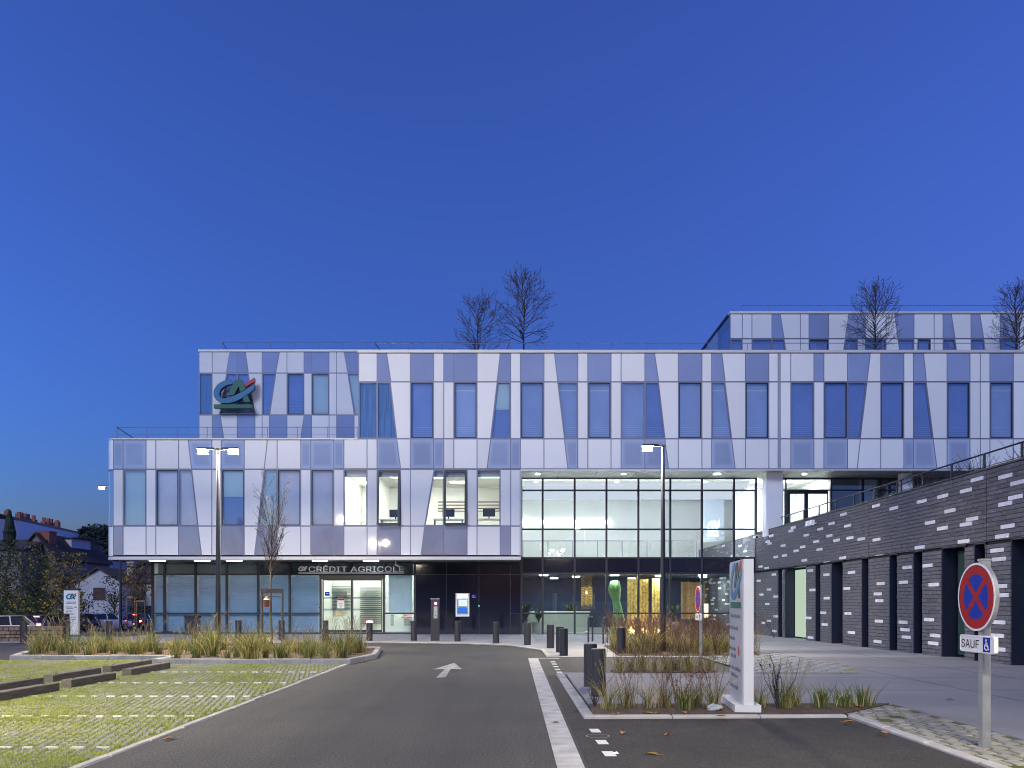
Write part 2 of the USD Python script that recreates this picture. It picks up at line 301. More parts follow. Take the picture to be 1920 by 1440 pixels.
def lathe(prof, n=20):
    return trimesh.creation.revolve(np.array(prof, float), sections=n)
def instancer(name, proto_mb, mat, pos, rz, sc, kind='stuff', label=None, cat=None):
    pi = UsdGeom.PointInstancer.Define(stage, path_for(name)); pp = pth(pi.GetPrim())
    pr = []
    for i, (mb, mt) in enumerate(zip(proto_mb, mat)): pr.append(usdkit.mesh(stage, f'{pp}/blades_{i:03d}' if i else f'{pp}/blades', mb.mesh(), mt).GetPath())
    pi.CreatePrototypesRel().SetTargets(pr); n = len(pos)
    pi.CreateProtoIndicesAttr(Vt.IntArray.FromNumpy((np.arange(n) % len(pr)).astype(np.int32)))
    pi.CreatePositionsAttr(Vt.Vec3fArray.FromNumpy(np.asarray(pos, np.float32)))
    q = [Gf.Quath(float(math.cos(a / 2)), 0, 0, float(math.sin(a / 2))) for a in rz]
    pi.CreateOrientationsAttr(Vt.QuathArray(q)); pi.CreateScalesAttr(Vt.Vec3fArray.FromNumpy(np.repeat(np.asarray(sc, np.float32)[:, None], 3, 1)))
    return tag(pi, label, cat, None, kind)

# ------------------------------------------------------------------ ground
def sm(a, b, x): t = np.clip((x - a) / (b - a), 0, 1); return t * t * (3 - 2 * t)
def hgt(x, y):
    """height of the terrain: flat forecourt, a street to the left that falls away"""
    x, y = np.asarray(x, float), np.asarray(y, float)
    yd = 39.5 + 6.0 * sm(-25, -20, x)
    return -sm(0, 5, y - yd) * (0.62 + 0.5 * np.clip((y - 42) / 45, 0, 1)) * sm(-16.5, -18.5, x) - .02
gx = np.concatenate([[-2000, -600, -250, -120, -90, -70], np.arange(-60, -14, 1.0), [-13, 0, 30, 80, 250, 600, 2000]])
gy = np.concatenate([[-2000, -500, -150, -60, 0, 20, 36], np.arange(37, 62, 1.0), np.arange(62, 100, 3.0), [110, 150, 300, 700, 2000]])
GX, GY = np.meshgrid(gx, gy, indexing='ij'); nn = len(gy)
gi, gj = np.meshgrid(np.arange(len(gx) - 1), np.arange(nn - 1), indexing='ij'); q = (gi * nn + gj).ravel()
struct('ground', (np.column_stack([GX.ravel(), GY.ravel(), hgt(GX, GY).ravel()]), np.vstack([np.column_stack([q, q + nn, q + nn + 1]), np.column_stack([q, q + nn + 1, q + 1])])), m['earth'], smooth=True)

PAVE_EDGE = [(-30, 33.1), (-7.3, 33.1), (-5, 33.0), (-1.7, 32.4), (0, 30.7), (.95, 27.9), (1.0, 24.6)]
road = Polygon([(-30, -55)] + [(30, -55), (30, 33.5), (-30, 33.5)])
GP = Polygon([(-4.22, 5.0), (-4.22, 22.0), (-9.2, 22.0), (-9.3, 23.5), (-14.5, 23.5), (-14.5, 5.0)])         # grass-paved stalls
BED_L = Polygon([(-13.9, 23.6), (-9.35, 23.6), (-9.35, 22.05), (-4.18, 22.05), (-3.86, 24.3), (-4.3, 28.0), (-15.6, 28.0)])
struct('road', MB().poly(road.difference(GP.buffer(-.05)), 0.0), m['asphalt'])
st = MB(); sx = np.arange(-75, -17.5, 1.0); sy = np.concatenate([np.arange(41.5, 60, 1.0), np.arange(60, 92, 4.0)])
SX, SY = np.meshgrid(sx, sy, indexing='ij'); ns = len(sy); si, sj = np.meshgrid(np.arange(len(sx) - 1), np.arange(ns - 1), indexing='ij'); q = (si * ns + sj).ravel()
st.add(np.column_stack([SX.ravel(), SY.ravel(), hgt(SX, SY).ravel() + .025]), np.vstack([np.column_stack([q, q + ns, q + ns + 1]), np.column_stack([q, q + ns + 1, q + 1])]))
struct('street', st, m['asphalt'])
pave = Polygon(PAVE_EDGE + [(1.0, 24.45), (12.72, 24.45), (12.72, 45), (-17.2, 45), (-17.2, 38), (-30, 38)])
plaza = Polygon([(1.2, 12.02), (4.7, 12.02), (4.7, 13.35), (5.95, 13.35), (5.95, -4), (14, -4), (13.0, 24.5), (7.6, 24.5), (7.6, 18.9), (1.2, 18.9)])
struct('pavement', MB().poly(pave, -.02, .035), m['concrete'])
struct('plaza', MB().poly(plaza, -.02, .034), m['plaza'])
# joints of the paving, sunk lines kept as thin dark strips
jt = MB()
for y in (15.4, 18.0, 20.6, 23.2): jt.box(6.2 if y < 13.4 or y > 18.9 else 1.4, 12.5, y, y + .012, .0345, .036)
for y in (27.5, 30.5, 33.8, 37.2): jt.box(-1.0 if y > 33 else 7.9, 11.8, y, y + .012, .0355, .037)
for x in (8.2, 10.4): jt.box(x, x + .012, 7.0, 40.5, .0357, .0372)
for x in (-14, -11, -8, -5, -2, 1, 3.4): jt.box(x, x + .012, 33.4, 40.7, .0357, .0372)
struct('paving_joint', jt, m['mortar'])
lw = MB().poly(Polygon([(-26, 34.2), (-18.2, 34.6), (-17.8, 39.6), (-26, 39.2)]), .03)
struct('lawn', lw, m['lawn'])

# kerbs: single stones
def kerb_line(name, pts, w, z, mat, step=1.0, label=None):
    k = thing(name, label, 'kerb') if label else None
    if k is None:
        k = UsdGeom.Xform.Define(stage, path_for(name)); tag(k, kind='structure')
    for (a, b) in zip(pts[:-1], pts[1:]):
        a, b = np.array(a, float), np.array(b, float); ln = np.linalg.norm(b - a); n = max(1, int(round(ln / step))); d = (b - a) / ln; nr = np.array([-d[1], d[0]])
        for i in range(n):
            p, q_ = a + d * (i * ln / n + .006), a + d * ((i + 1) * ln / n - .006); o = nr * w
            lo = [(*p, -.02), (*q_, -.02), (*(q_ + o), -.02), (*(p + o), -.02)]; c = .02; zz = z - .004 * ((i * 7) % 3)
            mid = [(x_, y_, zz - c) for x_, y_, _ in lo]
            ins = lambda s, t: tuple(p * (1 - s) + q_ * s + o * t)
            ee = c / (ln / n); tt = c / w
            top = [(*ins(ee, tt), zz), (*ins(1 - ee, tt), zz), (*ins(1 - ee, 1 - tt), zz), (*ins(ee, 1 - tt), zz)]
            part('kerbstone', MB().hexa(lo, mid).hexa(mid, top), mat, k)
    return k
kerb_line('bed_kerb', [(-15.6, 28.0), (-13.9, 23.6), (-9.35, 23.6), (-9.35, 22.05), (-4.18, 22.05), (-3.86, 24.3), (-4.3, 28.0), (-15.6, 28.0)], .16, .14, m['kerb'])
kerb_line('stall_kerb', [(-4.22, 5.0), (-4.22, 22.0)], .12, .022, m['kerb_pale'])
kerb_line('pavement_kerb', PAVE_EDGE[1:], .14, .055, m['kerb_pale'])
kerb_line('right_kerb', [(.98, 18.9), (1.0, 11.86)], .17, .045, m['kerb'], 1.2)
kerb_line('right_kerb', [(1.0, 11.86), (4.72, 12.0), (4.62, 4.0)], .13, .05, m['kerb_pale'], 1.2)
kerb_line('right_kerb', [(1.05, 18.92), (5.4, 18.92)], .12, .042, m['kerb'], 1.2)
# painted marks
struct('gutter_band', MB().poly(Polygon([(.44, 3), (.71, 3), (.74, 24.2), (.46, 24.2)]), .006), m['paint_worn'])
struct('gutter_band', MB().poly(Polygon([(.46, 24.21), (1.35, 24.21), (1.35, 24.42), (.46, 24.42)]), .0065), m['paint_worn'])
struct('rough_asphalt', MB().poly(Polygon([(.75, -8), (4.6, -8), (4.7, 11.84), (1.0, 11.84), (.96, 18.8), (.77, 18.8)]), .0045), m['asphalt_rough'])
struct('stall_asphalt', MB().poly(Polygon([(1.08, 19.05), (5.3, 19.05), (5.3, 24.4), (1.0, 24.4), (.96, 18.9), (.78, 18.85), (.78, 24.2)]), .005), m['asphalt'])
ar = [G(*p) for p in ((852, 1243), (866, 1255.2), (845, 1254.8), (835.4, 1270.2), (817.7, 1271), (834, 1254.9), (812.5, 1255.4))]
struct('road_arrow', MB().poly(Polygon(ar), .006), m['paint_arrow'])
for i, y in enumerate((8.05, 9.0, 9.75, 10.62, 19.4, 20.2, 21.05, 21.9, 22.7)):
    big = y < 15; x0 = 1.0 + .004 * (y - 8) - (.02 if big else .02)
    struct('bay_mark', MB().poly(Polygon([(x0, y), (x0 + .125, y), (x0 + .115, y + .30), (x0 - .01, y + .30)]), .0085), m['paint'])
ring = Point(0, 0).buffer(.2, 24).difference(Point(0, 0).buffer(.185, 24))
struct('chalk_ring', MB().poly(Polygon([(1.04 + x * .72, 10.35 + y * .7) for x, y in ring.exterior.coords], [[(1.04 + x * .72, 10.35 + y * .7) for x, y in ring.interiors[0].coords]]), .0088), m['paint_worn'])

# grass-paved stalls: turf, concrete studs, white stall dashes
R = random.Random(5); rng = np.random.default_rng(5)
struct('turf_base', MB().poly(GP, .003), m['grass_bed'])
inside = lambda x, y: -14.4 < x < -4.40 and 5.2 < y < 23.4 and not (x > -9.3 and y > 21.9)
studs = MB()
px, py = [], []
for j in range(int(18.4 / .1)):
    y = 5.1 + j * .1
    for i in range(101):
        x = -14.4 + (i * .1 - j * .022) % 10.1
        if inside(x, y): px.append(x); py.append(y)
px, py = np.array(px), np.array(py); keep = rng.random(len(px)) < .93; px, py = px[keep], py[keep]; n = len(px)
hw = .030 + rng.random(n) * .010; hd = .009 + rng.random(n) * .005; tp = .018 + rng.random(n) * .010
jx, jy = rng.normal(0, .004, n), rng.normal(0, .004, n)
c8 = np.array([(-1, -1, 0), (1, -1, 0), (1, 1, 0), (-1, 1, 0), (-.8, -.75, 1), (.8, -.75, 1), (.8, .75, 1), (-.8, .75, 1)], float)
V = np.empty((n, 8, 3)); V[:, :, 0] = (px + jx)[:, None] + c8[None, :, 0] * hw[:, None]; V[:, :, 1] = (py + jy)[:, None] + c8[None, :, 1] * hd[:, None]; V[:, :, 2] = c8[None, :, 2] * tp[:, None]
F8 = np.array([(4, 5, 6), (4, 6, 7), (0, 1, 5), (0, 5, 4), (1, 2, 6), (1, 6, 5), (2, 3, 7), (2, 7, 6), (3, 0, 4), (3, 4, 7)])
struct_ = part('paver_stud', (V.reshape(-1, 3), (F8[None] + 8 * np.arange(n)[:, None, None]).reshape(-1, 3)), m['stud'], '/World', None, 'stuff')
tag(struct_, 'pale concrete studs of the grass pavers in the parking stalls', 'paving')
for y in (9.44, 12.0, 14.5, 16.85, 19.4):
    ln = UsdGeom.Xform.Define(stage, path_for('stall_line')); tag(ln, kind='structure')
    x = -4.45
    while x > (-8.15 if y > 13.2 else -9.4):
        w = .12 + R.random() * .05; part('dash', MB().hexa([(x - w, y - .02, .004), (x, y - .02, .004), (x, y + .02, .004), (x - w, y + .02, .004)], [(x - w + .01, y - .016, .034), (x - .01, y - .016, .034), (x - .01, y + .016, .034), (x - w + .01, y + .016, .034)]), m['paint'], ln); x -= w + .10 + R.random() * .03
def tuft(seed, n, h, spread, w):
    r = random.Random(seed); mb = MB()
    for _ in range(n):
        a, hh, ww = r.random() * 6.283, h * (.5 + .5 * r.random()), w * (.7 + .6 * r.random()); ox, oy = r.gauss(0, spread), r.gauss(0, spread); lean = hh * (.15 + .6 * r.random())
        dx, dy = math.cos(a), math.sin(a); p, qx = [], (-dy * ww, dx * ww)
        for t in (0, .55, 1): p.append((ox + dx * lean * t * t, oy + dy * lean * t * t, hh * t * (1 - .12 * t)))
        v = [(p[0][0] - qx[0], p[0][1] - qx[1], p[0][2]), (p[0][0] + qx[0], p[0][1] + qx[1], p[0][2]), (p[1][0] - qx[0] * .7, p[1][1] - qx[1] * .7, p[1][2]), (p[1][0] + qx[0] * .7, p[1][1] + qx[1] * .7, p[1][2]), p[2]]
        mb.add(v, [(0, 1, 3), (0, 3, 2), (2, 3, 4)])
    return mb
pos, s_ = [], []
for _ in range(42000):
    x, y = -14.4 + rng.random() * 10.1, 5.3 + (rng.random() ** 1.35) * 18.0
    if inside(x, y): pos.append((x, y, .002)); s_.append(.55 + .7 * meshkit.noise(np.array([x * .9, y * .5, 0])) + .2 * rng.random())
instancer('short_grass', [tuft(i, 16, .046, .040, .0035) for i in range(4)], [m['blade']] * 4, pos, rng.random(len(pos)) * 6.28, s_, 'stuff', 'short yellow-green grass growing between the paver studs', 'grass')
for nm, pts, z in (('planting_soil', BED_L.buffer(-.14), .10), ('planting_soil', Polygon([(1.14, 12.0), (4.7, 12.13), (5.9, 13.35), (1.2, 13.3)]), .045), ('planting_soil', Polygon([(2.3, 19.1), (4.6, 19.1), (4.6, 19.9), (2.3, 19.9)]), .05), ('planting_soil', Polygon([(3.1, 25.0), (7.3, 25.0), (7.6, 28.2), (3.3, 30.5)]), .06)):
    struct(nm, MB().poly(pts, -.01, z), m['mulch'])
# pavers with grass joints: strip beside the near stall (single stones), patch by the far stall (one mesh)
pv = UsdGeom.Xform.Define(stage, path_for('paver_strip')); tag(pv, kind='structure')
part('joint_bed', MB().poly(Polygon([(4.76, 4), (5.95, 4), (5.95, 13.34), (4.78, 13.34)]), .018), MAT('mossy_joint', (.045, .06, .012), .95, .3, 6, c2=(.10, .12, .025)), pv)
y, r_ = 6.6, 0
while y < 13.2:
    x = 4.79 + (.09 if r_ % 2 else 0)
    while x < 5.83:
        z = .026 + R.random() * .006
        if not (R.random() < .05): part('paver', MB().hexa([(x, y, .0), (x + .16, y, .0), (x + .16, y + .25, .0), (x, y + .25, .0)], [(x + .006, y + .006, z), (x + .154, y + .006, z), (x + .154, y + .244, z), (x + .006, y + .244, z)]), m['paver'], pv)
        x += .20
    y += .305; r_ += 1
struct('turf_base', MB().poly(Polygon([(5.4, 18.9), (7.7, 18.9), (8.4, 21.6), (7.6, 28.6), (6.0, 24.44), (5.4, 24.44)]), .038), m['grass_bed'])
fp = MB(); PP = Polygon([(5.4, 18.9), (7.7, 18.9), (8.4, 21.6), (7.6, 28.6), (6.0, 24.44), (5.4, 24.44)]).buffer(-.1)
yy = 19.0
while yy < 28.5:
    xx = 5.4 + (.2 if int(yy * 3.3) % 2 else 0)
    while xx < 8.4:
        if PP.contains(Point(xx + .15, yy + .1)): fp.hexa([(xx, yy, .03), (xx + .32, yy, .03), (xx + .32, yy + .2, .03), (xx, yy + .2, .03)], [(xx + .01, yy + .01, .058), (xx + .31, yy + .01, .058), (xx + .31, yy + .19, .058), (xx + .01, yy + .19, .058)])
        xx += .4
    yy += .30
tag(part('paver_field', fp, m['kerb'], '/World', None, 'stuff'), 'grey pavers with green joints beside the far parking bay', 'paving')

# ------------------------------------------------------------------ the bank building
YF, YG, YC, YD = 38.5, 41.0, 51.0, 44.6
bank = thing('bank_building', 'long three-storey office block clad in pale glass panels with slanted joints', 'building')
cnt = {}
def facade_row(row, vt, vb, Y, skip_frame=False, panel=('white_panel', 'grey_panel')):
    """row: boundary, type, boundary, type ... boundary; a boundary is u or (u at top, u at bottom). W pale panel, S grey panel, G flush window, F framed window (+ letter for what is behind: b blue blind, d dark, p pale blind, h half pale, c curtain, l lit, o lit and tilted open)."""
    zt, zb = Z(vt, Y), Z(vb, Y); bs = [b if isinstance(b, tuple) else (b, b) for b in row[0::2]]; ts = row[1::2]
    for (a, b, t) in zip(bs[:-1], bs[1:], ts):
        g = .021
        xa, xb, xc, xd = X(a[0], Y) + g, X(b[0], Y) - g, X(b[1], Y) - g, X(a[1], Y) + g       # top-left, top-right, bottom-right, bottom-left
        z1, z0 = zt - g, zb + g
        quad = lambda y, i=0.0: [(xd + i, y, z0 + i), (xc - i, y, z0 + i), (xb - i, y, z1 - i), (xa + i, y, z1 - i)]
        if t[0] in 'WS':
            mb = MB().hexa(quad(Y + .05), quad(Y + .006)); v, f = mb.mesh(); v2 = np.vstack([v, quad(Y, .006)])
            f2 = np.vstack([f, [(8, 9, 10), (8, 10, 11)], [x_ for i in range(4) for x_ in ((4 + i, 4 + (i + 1) % 4, 8 + (i + 1) % 4), (4 + i, 8 + (i + 1) % 4, 8 + i))]]); f2 = np.array([x_ for k, x_ in enumerate(f2) if k not in (2, 3)])
            uv = np.array([(0, 0), (1, 0), (1, 1), (0, 1)] * 3, float)
            part('panel' if t[0] == 'W' else 'grey_panel', (v2, f2), m[panel[0]] if t[0] == 'W' else m[panel[1]], bank, uv=uv)
        else:
            w = .042 if t[0] == 'F' else .022; fm = m['frame'] if t[0] == 'F' else m['joint']; yo = Y + (.02 if t[0] == 'F' else .004)
            o, i = quad(yo), quad(yo, w); o2, i2 = quad(yo + .10), quad(yo + .10, w)
            v = np.array(o + i + o2 + i2); f = []
            for k in range(4):
                n_ = (k + 1) % 4
                f += [(k, n_, 4 + n_), (k, 4 + n_, 4 + k), (4 + k, 4 + n_, 12 + n_), (4 + k, 12 + n_, 12 + k), (8 + k, 12 + k, 12 + n_), (8 + k, 12 + n_, 8 + n_), (k, 8 + k, 8 + n_), (k, 8 + n_, n_)]
            wn = part('window', (v, np.array(f)), fm, bank)
            back = t[1] if len(t) > 1 else 'b'
            pq = quad(yo + .03, w * .8)
            if back == 'o':       # a bottom-out tilted leaf in the opening
                mid = lambda p, k: (p[0], p[1] - k * (z1 - p[2]) / (z1 - z0), p[2])
                oq = [mid(p, .30) for p in quad(yo, .0)]; iq = [mid(p, .30) for p in quad(yo, .09)]; oq2 = [(p[0], p[1] + .06, p[2]) for p in oq]; iq2 = [(p[0], p[1] + .06, p[2]) for p in iq]
                part('leaf', (np.array(oq + iq + oq2 + iq2), np.array(f)), m['frame'], wn)
                part('pane', MB().add([mid(p, .30) for p in quad(yo + .03, .07)], [(0, 1, 2), (0, 2, 3)]), m['glass_clear'], wn)
            else:
                part('pane', MB().add(pq, [(0, 1, 2), (0, 2, 3)]), m['glass'] if back != 'l' else m['glass_clear'], wn)
            bm = {'b': 'blind_blue', 'd': 'blind_dark', 'p': 'blind_pale', 'c': 'curtain', 'h': 'blind_dark', 'r': 'painted_sky_lilac'}.get(back)  # r: sheet coloured like the sky mirrored in the lower windows
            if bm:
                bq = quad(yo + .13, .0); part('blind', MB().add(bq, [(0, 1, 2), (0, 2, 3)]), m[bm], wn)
                if back in 'h':
                    lo = .48; L_ = lambda p, q_, k: tuple(np.array(p) * (1 - k) + np.array(q_) * k); q2 = quad(yo + .10, .04)
                    part('blind', MB().add([L_(q2[3], q2[0], lo), L_(q2[2], q2[1], lo), q2[2], q2[3]], [(0, 1, 2), (0, 2, 3)]), m['blind_pale'], wn)
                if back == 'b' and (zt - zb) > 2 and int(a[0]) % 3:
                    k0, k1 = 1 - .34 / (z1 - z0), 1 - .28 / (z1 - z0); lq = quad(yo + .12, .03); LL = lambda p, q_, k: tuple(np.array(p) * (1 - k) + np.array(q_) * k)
                    part('light_line', MB().add([LL(lq[0], lq[3], k0), LL(lq[1], lq[2], k0), LL(lq[1], lq[2], k1), LL(lq[0], lq[3], k1)], [(0, 1, 2), (0, 2, 3)]), m['blind_pale'], wn)  # pale strip painted in place of a reflected ceiling light
                if back in 'bd' and (zt - zb) > 2:     # lowered slats show at the foot
                    q2 = quad(yo + .118, .05); sl = MB()
                    for kk in range(5):
                        zz = z0 + .12 + kk * .09; fx = (zz - z0) / (z1 - z0); sl.box(xd + (xa - xd) * fx + .06, xc + (xb - xc) * fx - .06, yo + .112, yo + .122, zz, zz + .02)
                    part('blind_slat', sl, m['blind_pale'] if back == 'b' else m['blind_blue'], wn)
    # mullions behind the joints, transoms along them
    for b in (bs[1:] if skip_frame else bs):
        mn_ = 'mullion' if Y < 40 else 'upper_mullion'; xt, xb_ = X(b[0], Y), X(b[1], Y); h = .032
        part(mn_, MB().hexa([(xb_ - h, Y + .13, zb), (xb_ + h, Y + .13, zb), (xt + h, Y + .13, zt), (xt - h, Y + .13, zt)], [(xb_ - h, Y + .014, zb), (xb_ + h, Y + .014, zb), (xt + h, Y + .014, zt), (xt - h, Y + .014, zt)]), m['joint'], bank)
def transom(u0, u1, v, Y, mat='joint'):
    z = Z(v, Y); part('transom', MB().box(X(u0, Y), X(u1, Y), Y + .012, Y + .128, z - .031, z + .031), m[mat], bank)

A = 'bank'
rowA1 = [672.5, 'W', 707, 'S', (725, 732.8), 'W', 769.5, 'S', 813, 'W', 832, 'S', 850.8, 'S', 894.5, 'W', (938, 932.2), 'S', 957.5, 'W', 975.8, 'S', 1020, 'W', (1039.7, 1045.8), 'S', 1083.3, 'W', 1102.2, 'S', 1145.8, 'W', 1164.7, 'W', 1209.2, 'S', (1227.5, 1235), 'W', 1272, 'S', 1316.2, 'W', 1334.5, 'S', (1353.7, 1359.7), 'W', 1397.8, 'S', 1441.7, 'W', 1459.2]
rowA1b = [1463.3, 'W', 1482.8, 'W', 1526.3, 'S', 1545, 'W', 1589.4, 'S', (1632.2, 1626), 'W', 1651.5, 'S', 1695, 'W', 1712.8, 'S', (1732, 1737.2), 'W', 1776, 'S', 1819, 'W', 1838.4, 'W', 1856.3, 'S', 1900.3, 'W', 1944, 'W', 1962, 'S', (2005, 2000), 'W', 2040, 'S', 2084, 'W', 2150]
rowA2 = [672.5, 'Gc', 707, 'Gc', (732, 744), 'W', 769.5, 'Fd', 813, 'W', 832, 'W', 850.8, 'Fb', 894.5, 'W', (932, 920), 'Gh', 957.5, 'W', 975.8, 'Fb', 1020, 'W', (1045.8, 1058.3), 'Gb', 1083.3, 'W', 1102.2, 'Fb', 1145.8, 'W', 1164.7, 'Gb', 1209.2, 'Gd', (1235, 1247), 'W', 1272, 'Fb', 1316.2, 'W', 1334.5, 'Gb', (1359.7, 1372), 'W', 1397.8, 'Fb', 1441.7, 'W', 1459.2]
rowA2b = [1463.3, 'W', 1482.8, 'Gd', 1526.3, 'W', 1545, 'Fd', 1589.4, 'Gd', (1626, 1613.5), 'W', 1651.5, 'Fd', 1695, 'W', 1712.8, 'Gd', (1737.2, 1750), 'W', 1776, 'Fd', 1819, 'W', 1838.4, 'W', 1856.3, 'Fb', 1900.3, 'W', 1944, 'W', 1962, 'Gd', (2000, 1990), 'W', 2040, 'Fd', 2084, 'W', 2150]
rowA3 = [625.8, 'S', 644.7, 'W', 688.3, 'W', 707, 'S', (744, 751), 'W', 769.5, 'S', 813, 'S', 832, 'W', 850.8, 'W', 894.5, 'W', (920, 913.5), 'S', 957.5, 'S', 975.8, 'W', 1020, 'W', (1058.3, 1064.7), 'S', 1083.3, 'W', 1102.2, 'W', 1145.8, 'W', 1164.7, 'S', 1209.2, 'S', (1247, 1253.5), 'W', 1272, 'W', 1316.2, 'W', 1334.5, 'S', (1372, 1378.7), 'W', 1397.8, 'W', 1441.7, 'W', 1459.2]
rowA3b = [1463.3, 'W', 1482.8, 'S', 1526.3, 'W', 1545, 'S', 1589.4, 'W', (1613.5, 1607.5), 'W', 1651.5, 'W', 1695, 'S', 1712.8, 'S', (1750, 1757), 'W', 1776, 'S', 1819, 'W', 1838.4, 'W', 1856.3, 'W', 1900.3, 'W', 1944, 'S', 1962, 'W', (1990, 1985), 'W', 2040, 'W', 2084, 'W', 2150]
rowB1 = [212, 'S', 230.8, 'S', 273.8, 'W', 292, 'W', 334.7, 'W', (352.8, 359), 'S', 397, 'W', 415, 'S', 458, 'W', (501.3, 495.5), 'W', 519.7, 'W', 563.8, 'S', 582.5, 'S', 625.8]
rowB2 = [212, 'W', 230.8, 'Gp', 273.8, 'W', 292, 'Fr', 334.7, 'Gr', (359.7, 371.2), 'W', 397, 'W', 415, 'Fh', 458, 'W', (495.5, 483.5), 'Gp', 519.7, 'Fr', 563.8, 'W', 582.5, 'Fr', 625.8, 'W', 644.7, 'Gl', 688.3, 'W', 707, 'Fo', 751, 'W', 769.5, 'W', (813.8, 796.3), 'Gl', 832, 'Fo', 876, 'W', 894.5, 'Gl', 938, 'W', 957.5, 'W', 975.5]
rowB3 = [212, 'S', 230.8, 'W', 273.8, 'W', 292, 'W', 334.7, 'S', (371.2, 377.8), 'W', 397, 'W', 415, 'S', 458, 'W', (483.5, 477), 'S', 519.7, 'W', 563.8, 'W', 582.5, 'S', 625.8, 'S', 644.7, 'W', 688.3, 'W', 707, 'S', 751, 'W', 769.5, 'W', (796.3, 789.5), 'S', 832, 'S', 876, 'W', 894.5, 'W', 938, 'S', 957.5, 'W', 975.5]
for r_, vt, vb in ((rowA1, 662, 715.5), (rowA1b, 662, 715.5), (rowA2, 716.3, 822.2), (rowA2b, 716.3, 822.2), (rowA3, 823, 879), (rowA3b, 823, 879), (rowB1, 824.5, 879.5), (rowB2, 880.5, 986), (rowB3, 986.8, 1041.5)):
    facade_row(r_, vt, vb, YF, skip_frame=r_ is rowA3, panel=('white_panel', 'grey_panel' if vt < 670 else 'grey_panel_low' if vt > 980 else 'grey_panel_frit'))
for u0, u1, v in ((672.5, 2150, 715.9), (672.5, 2150, 822.6), (975.8, 2150, 879.6), (212, 975.5, 880), (212, 975.5, 986.4)): transom(u0, u1, v, YF)
rowC1 = [373.4, 'W', 398, 'W', (430.8, 424.5), 'S', 444.7, 'S', (460.5, 465.7), 'W', 491.5, 'S', (524, 517.3), 'W', 538, 'W', 570, 'S', 584.3, 'S', 617, 'W', 631, 'W', (645, 652), 'S', 678, 'W', 720]
rowC2 = [373.4, 'Gc', 398, 'W', (424.5, 412.3), 'Gd', 444.7, 'Gd', (465.7, 478), 'W', 491.5, 'Gd', (517.3, 506), 'W', 538, 'Fd', 570, 'W', 584.3, 'Fp', 617, 'W', 631, 'W', (652, 664), 'Gp', 685, 'W', 720]
rowC3 = [373.4, 'W', 398, 'S', (413, 419.5), 'W', 444.7, 'S', 478, 'W', 491.5, 'W', 505, 'S', 538, 'W', (570, 564), 'S', 584.3, 'W', 617, 'W', 631, 'S', 664, 'W', 720]
for r_, vt, vb in ((rowC1, 659.8, 699.2), (rowC2, 700, 777.7), (rowC3, 778.5, 822)): facade_row(r_, vt, vb, YC)
for v in (699.6, 778.1): transom(373.4, 720, v, YC)
rowD1 = [1369.5, 'W', 1392, 'W', 1410, 'W', 1447.5, 'S', (1463.3, 1470.3), 'W', 1500.8, 'W', 1517, 'S', 1554, 'W', (1591.7, 1585), 'S', 1607.8, 'S', 1622.8, 'W', 1661.7, 'W', (1677.5, 1683.7), 'S', 1714, 'W', 1751.7, 'W', 1768.3, 'S', (1784, 1791), 'W', 1820.8, 'S', (1837.5, 1844.7), 'W', 1875.5, 'S', 1911.7, 'W', 1960, 'W', 2010]
rowD2 = [1369.5, 'Gd', 1392, 'W', 1410, 'Gd', 1447.5, 'Gd', (1470.5, 1483), 'W', 1500.8, 'W', 1517, 'Fd', 1554, 'W', (1585, 1572), 'Gd', 1607.8, 'W', 1622.8, 'Gc', 1661.7, 'W', (1683.7, 1696), 'Gd', 1714, 'W', 1721, 'Fd', 1745, 'W', 1751.7, 'W', 1768.3, 'Gd', (1791, 1803), 'W', 1820.8, 'Gd', (1845, 1857), 'W', 1875.5, 'Gd', 1911.7, 'W', 1960, 'W', 2010]
facade_row(rowD1, 588.5, 634.5, YD); facade_row(rowD2, 635.5, 722, YD); transom(1369.5, 2010, 635, YD)
# copings, trims, expansion joint
def bx(name, u0, u1, vt, vb, Y, d, mat, proud=.0):
    return part(name, MB().box(X(u0, Y), X(u1, Y), Y - proud, Y + d, Z(vb, Y), Z(vt, Y)), m[mat], bank)
bx('coping', 671, 2150, 656.6, 661.4, YF, .35, 'alu_light', .05); bx('coping', 212, 671.6, 821.6, 824.2, YF, .35, 'alu_light', .05)
bx('coping', 372, 985, 655.6, 659.4, YC, .35, 'alu_light', .05); bx('coping', 1368, 2010, 584, 588, YD, .35, 'alu_light', .05)
bx('sill_trim', 975.9, 2150, 879.9, 882.3, YF, .2, 'alu_light', .02); bx('sill_trim', 212, 976.6, 1042, 1043.6, YF, .2, 'frame', -.01); bx('sill_trim', 212, 976.6, 1043.7, 1049.5, YF, .25, 'alu_light', .03)
bx('expansion_joint', 1459.3, 1463.2, 661.5, 879.8, YF, .1, 'alu', -.01)
bx('corner_post', 975.8, 977.6, 880.2, 1042, YF, 2.45, 'alu_light', .01)
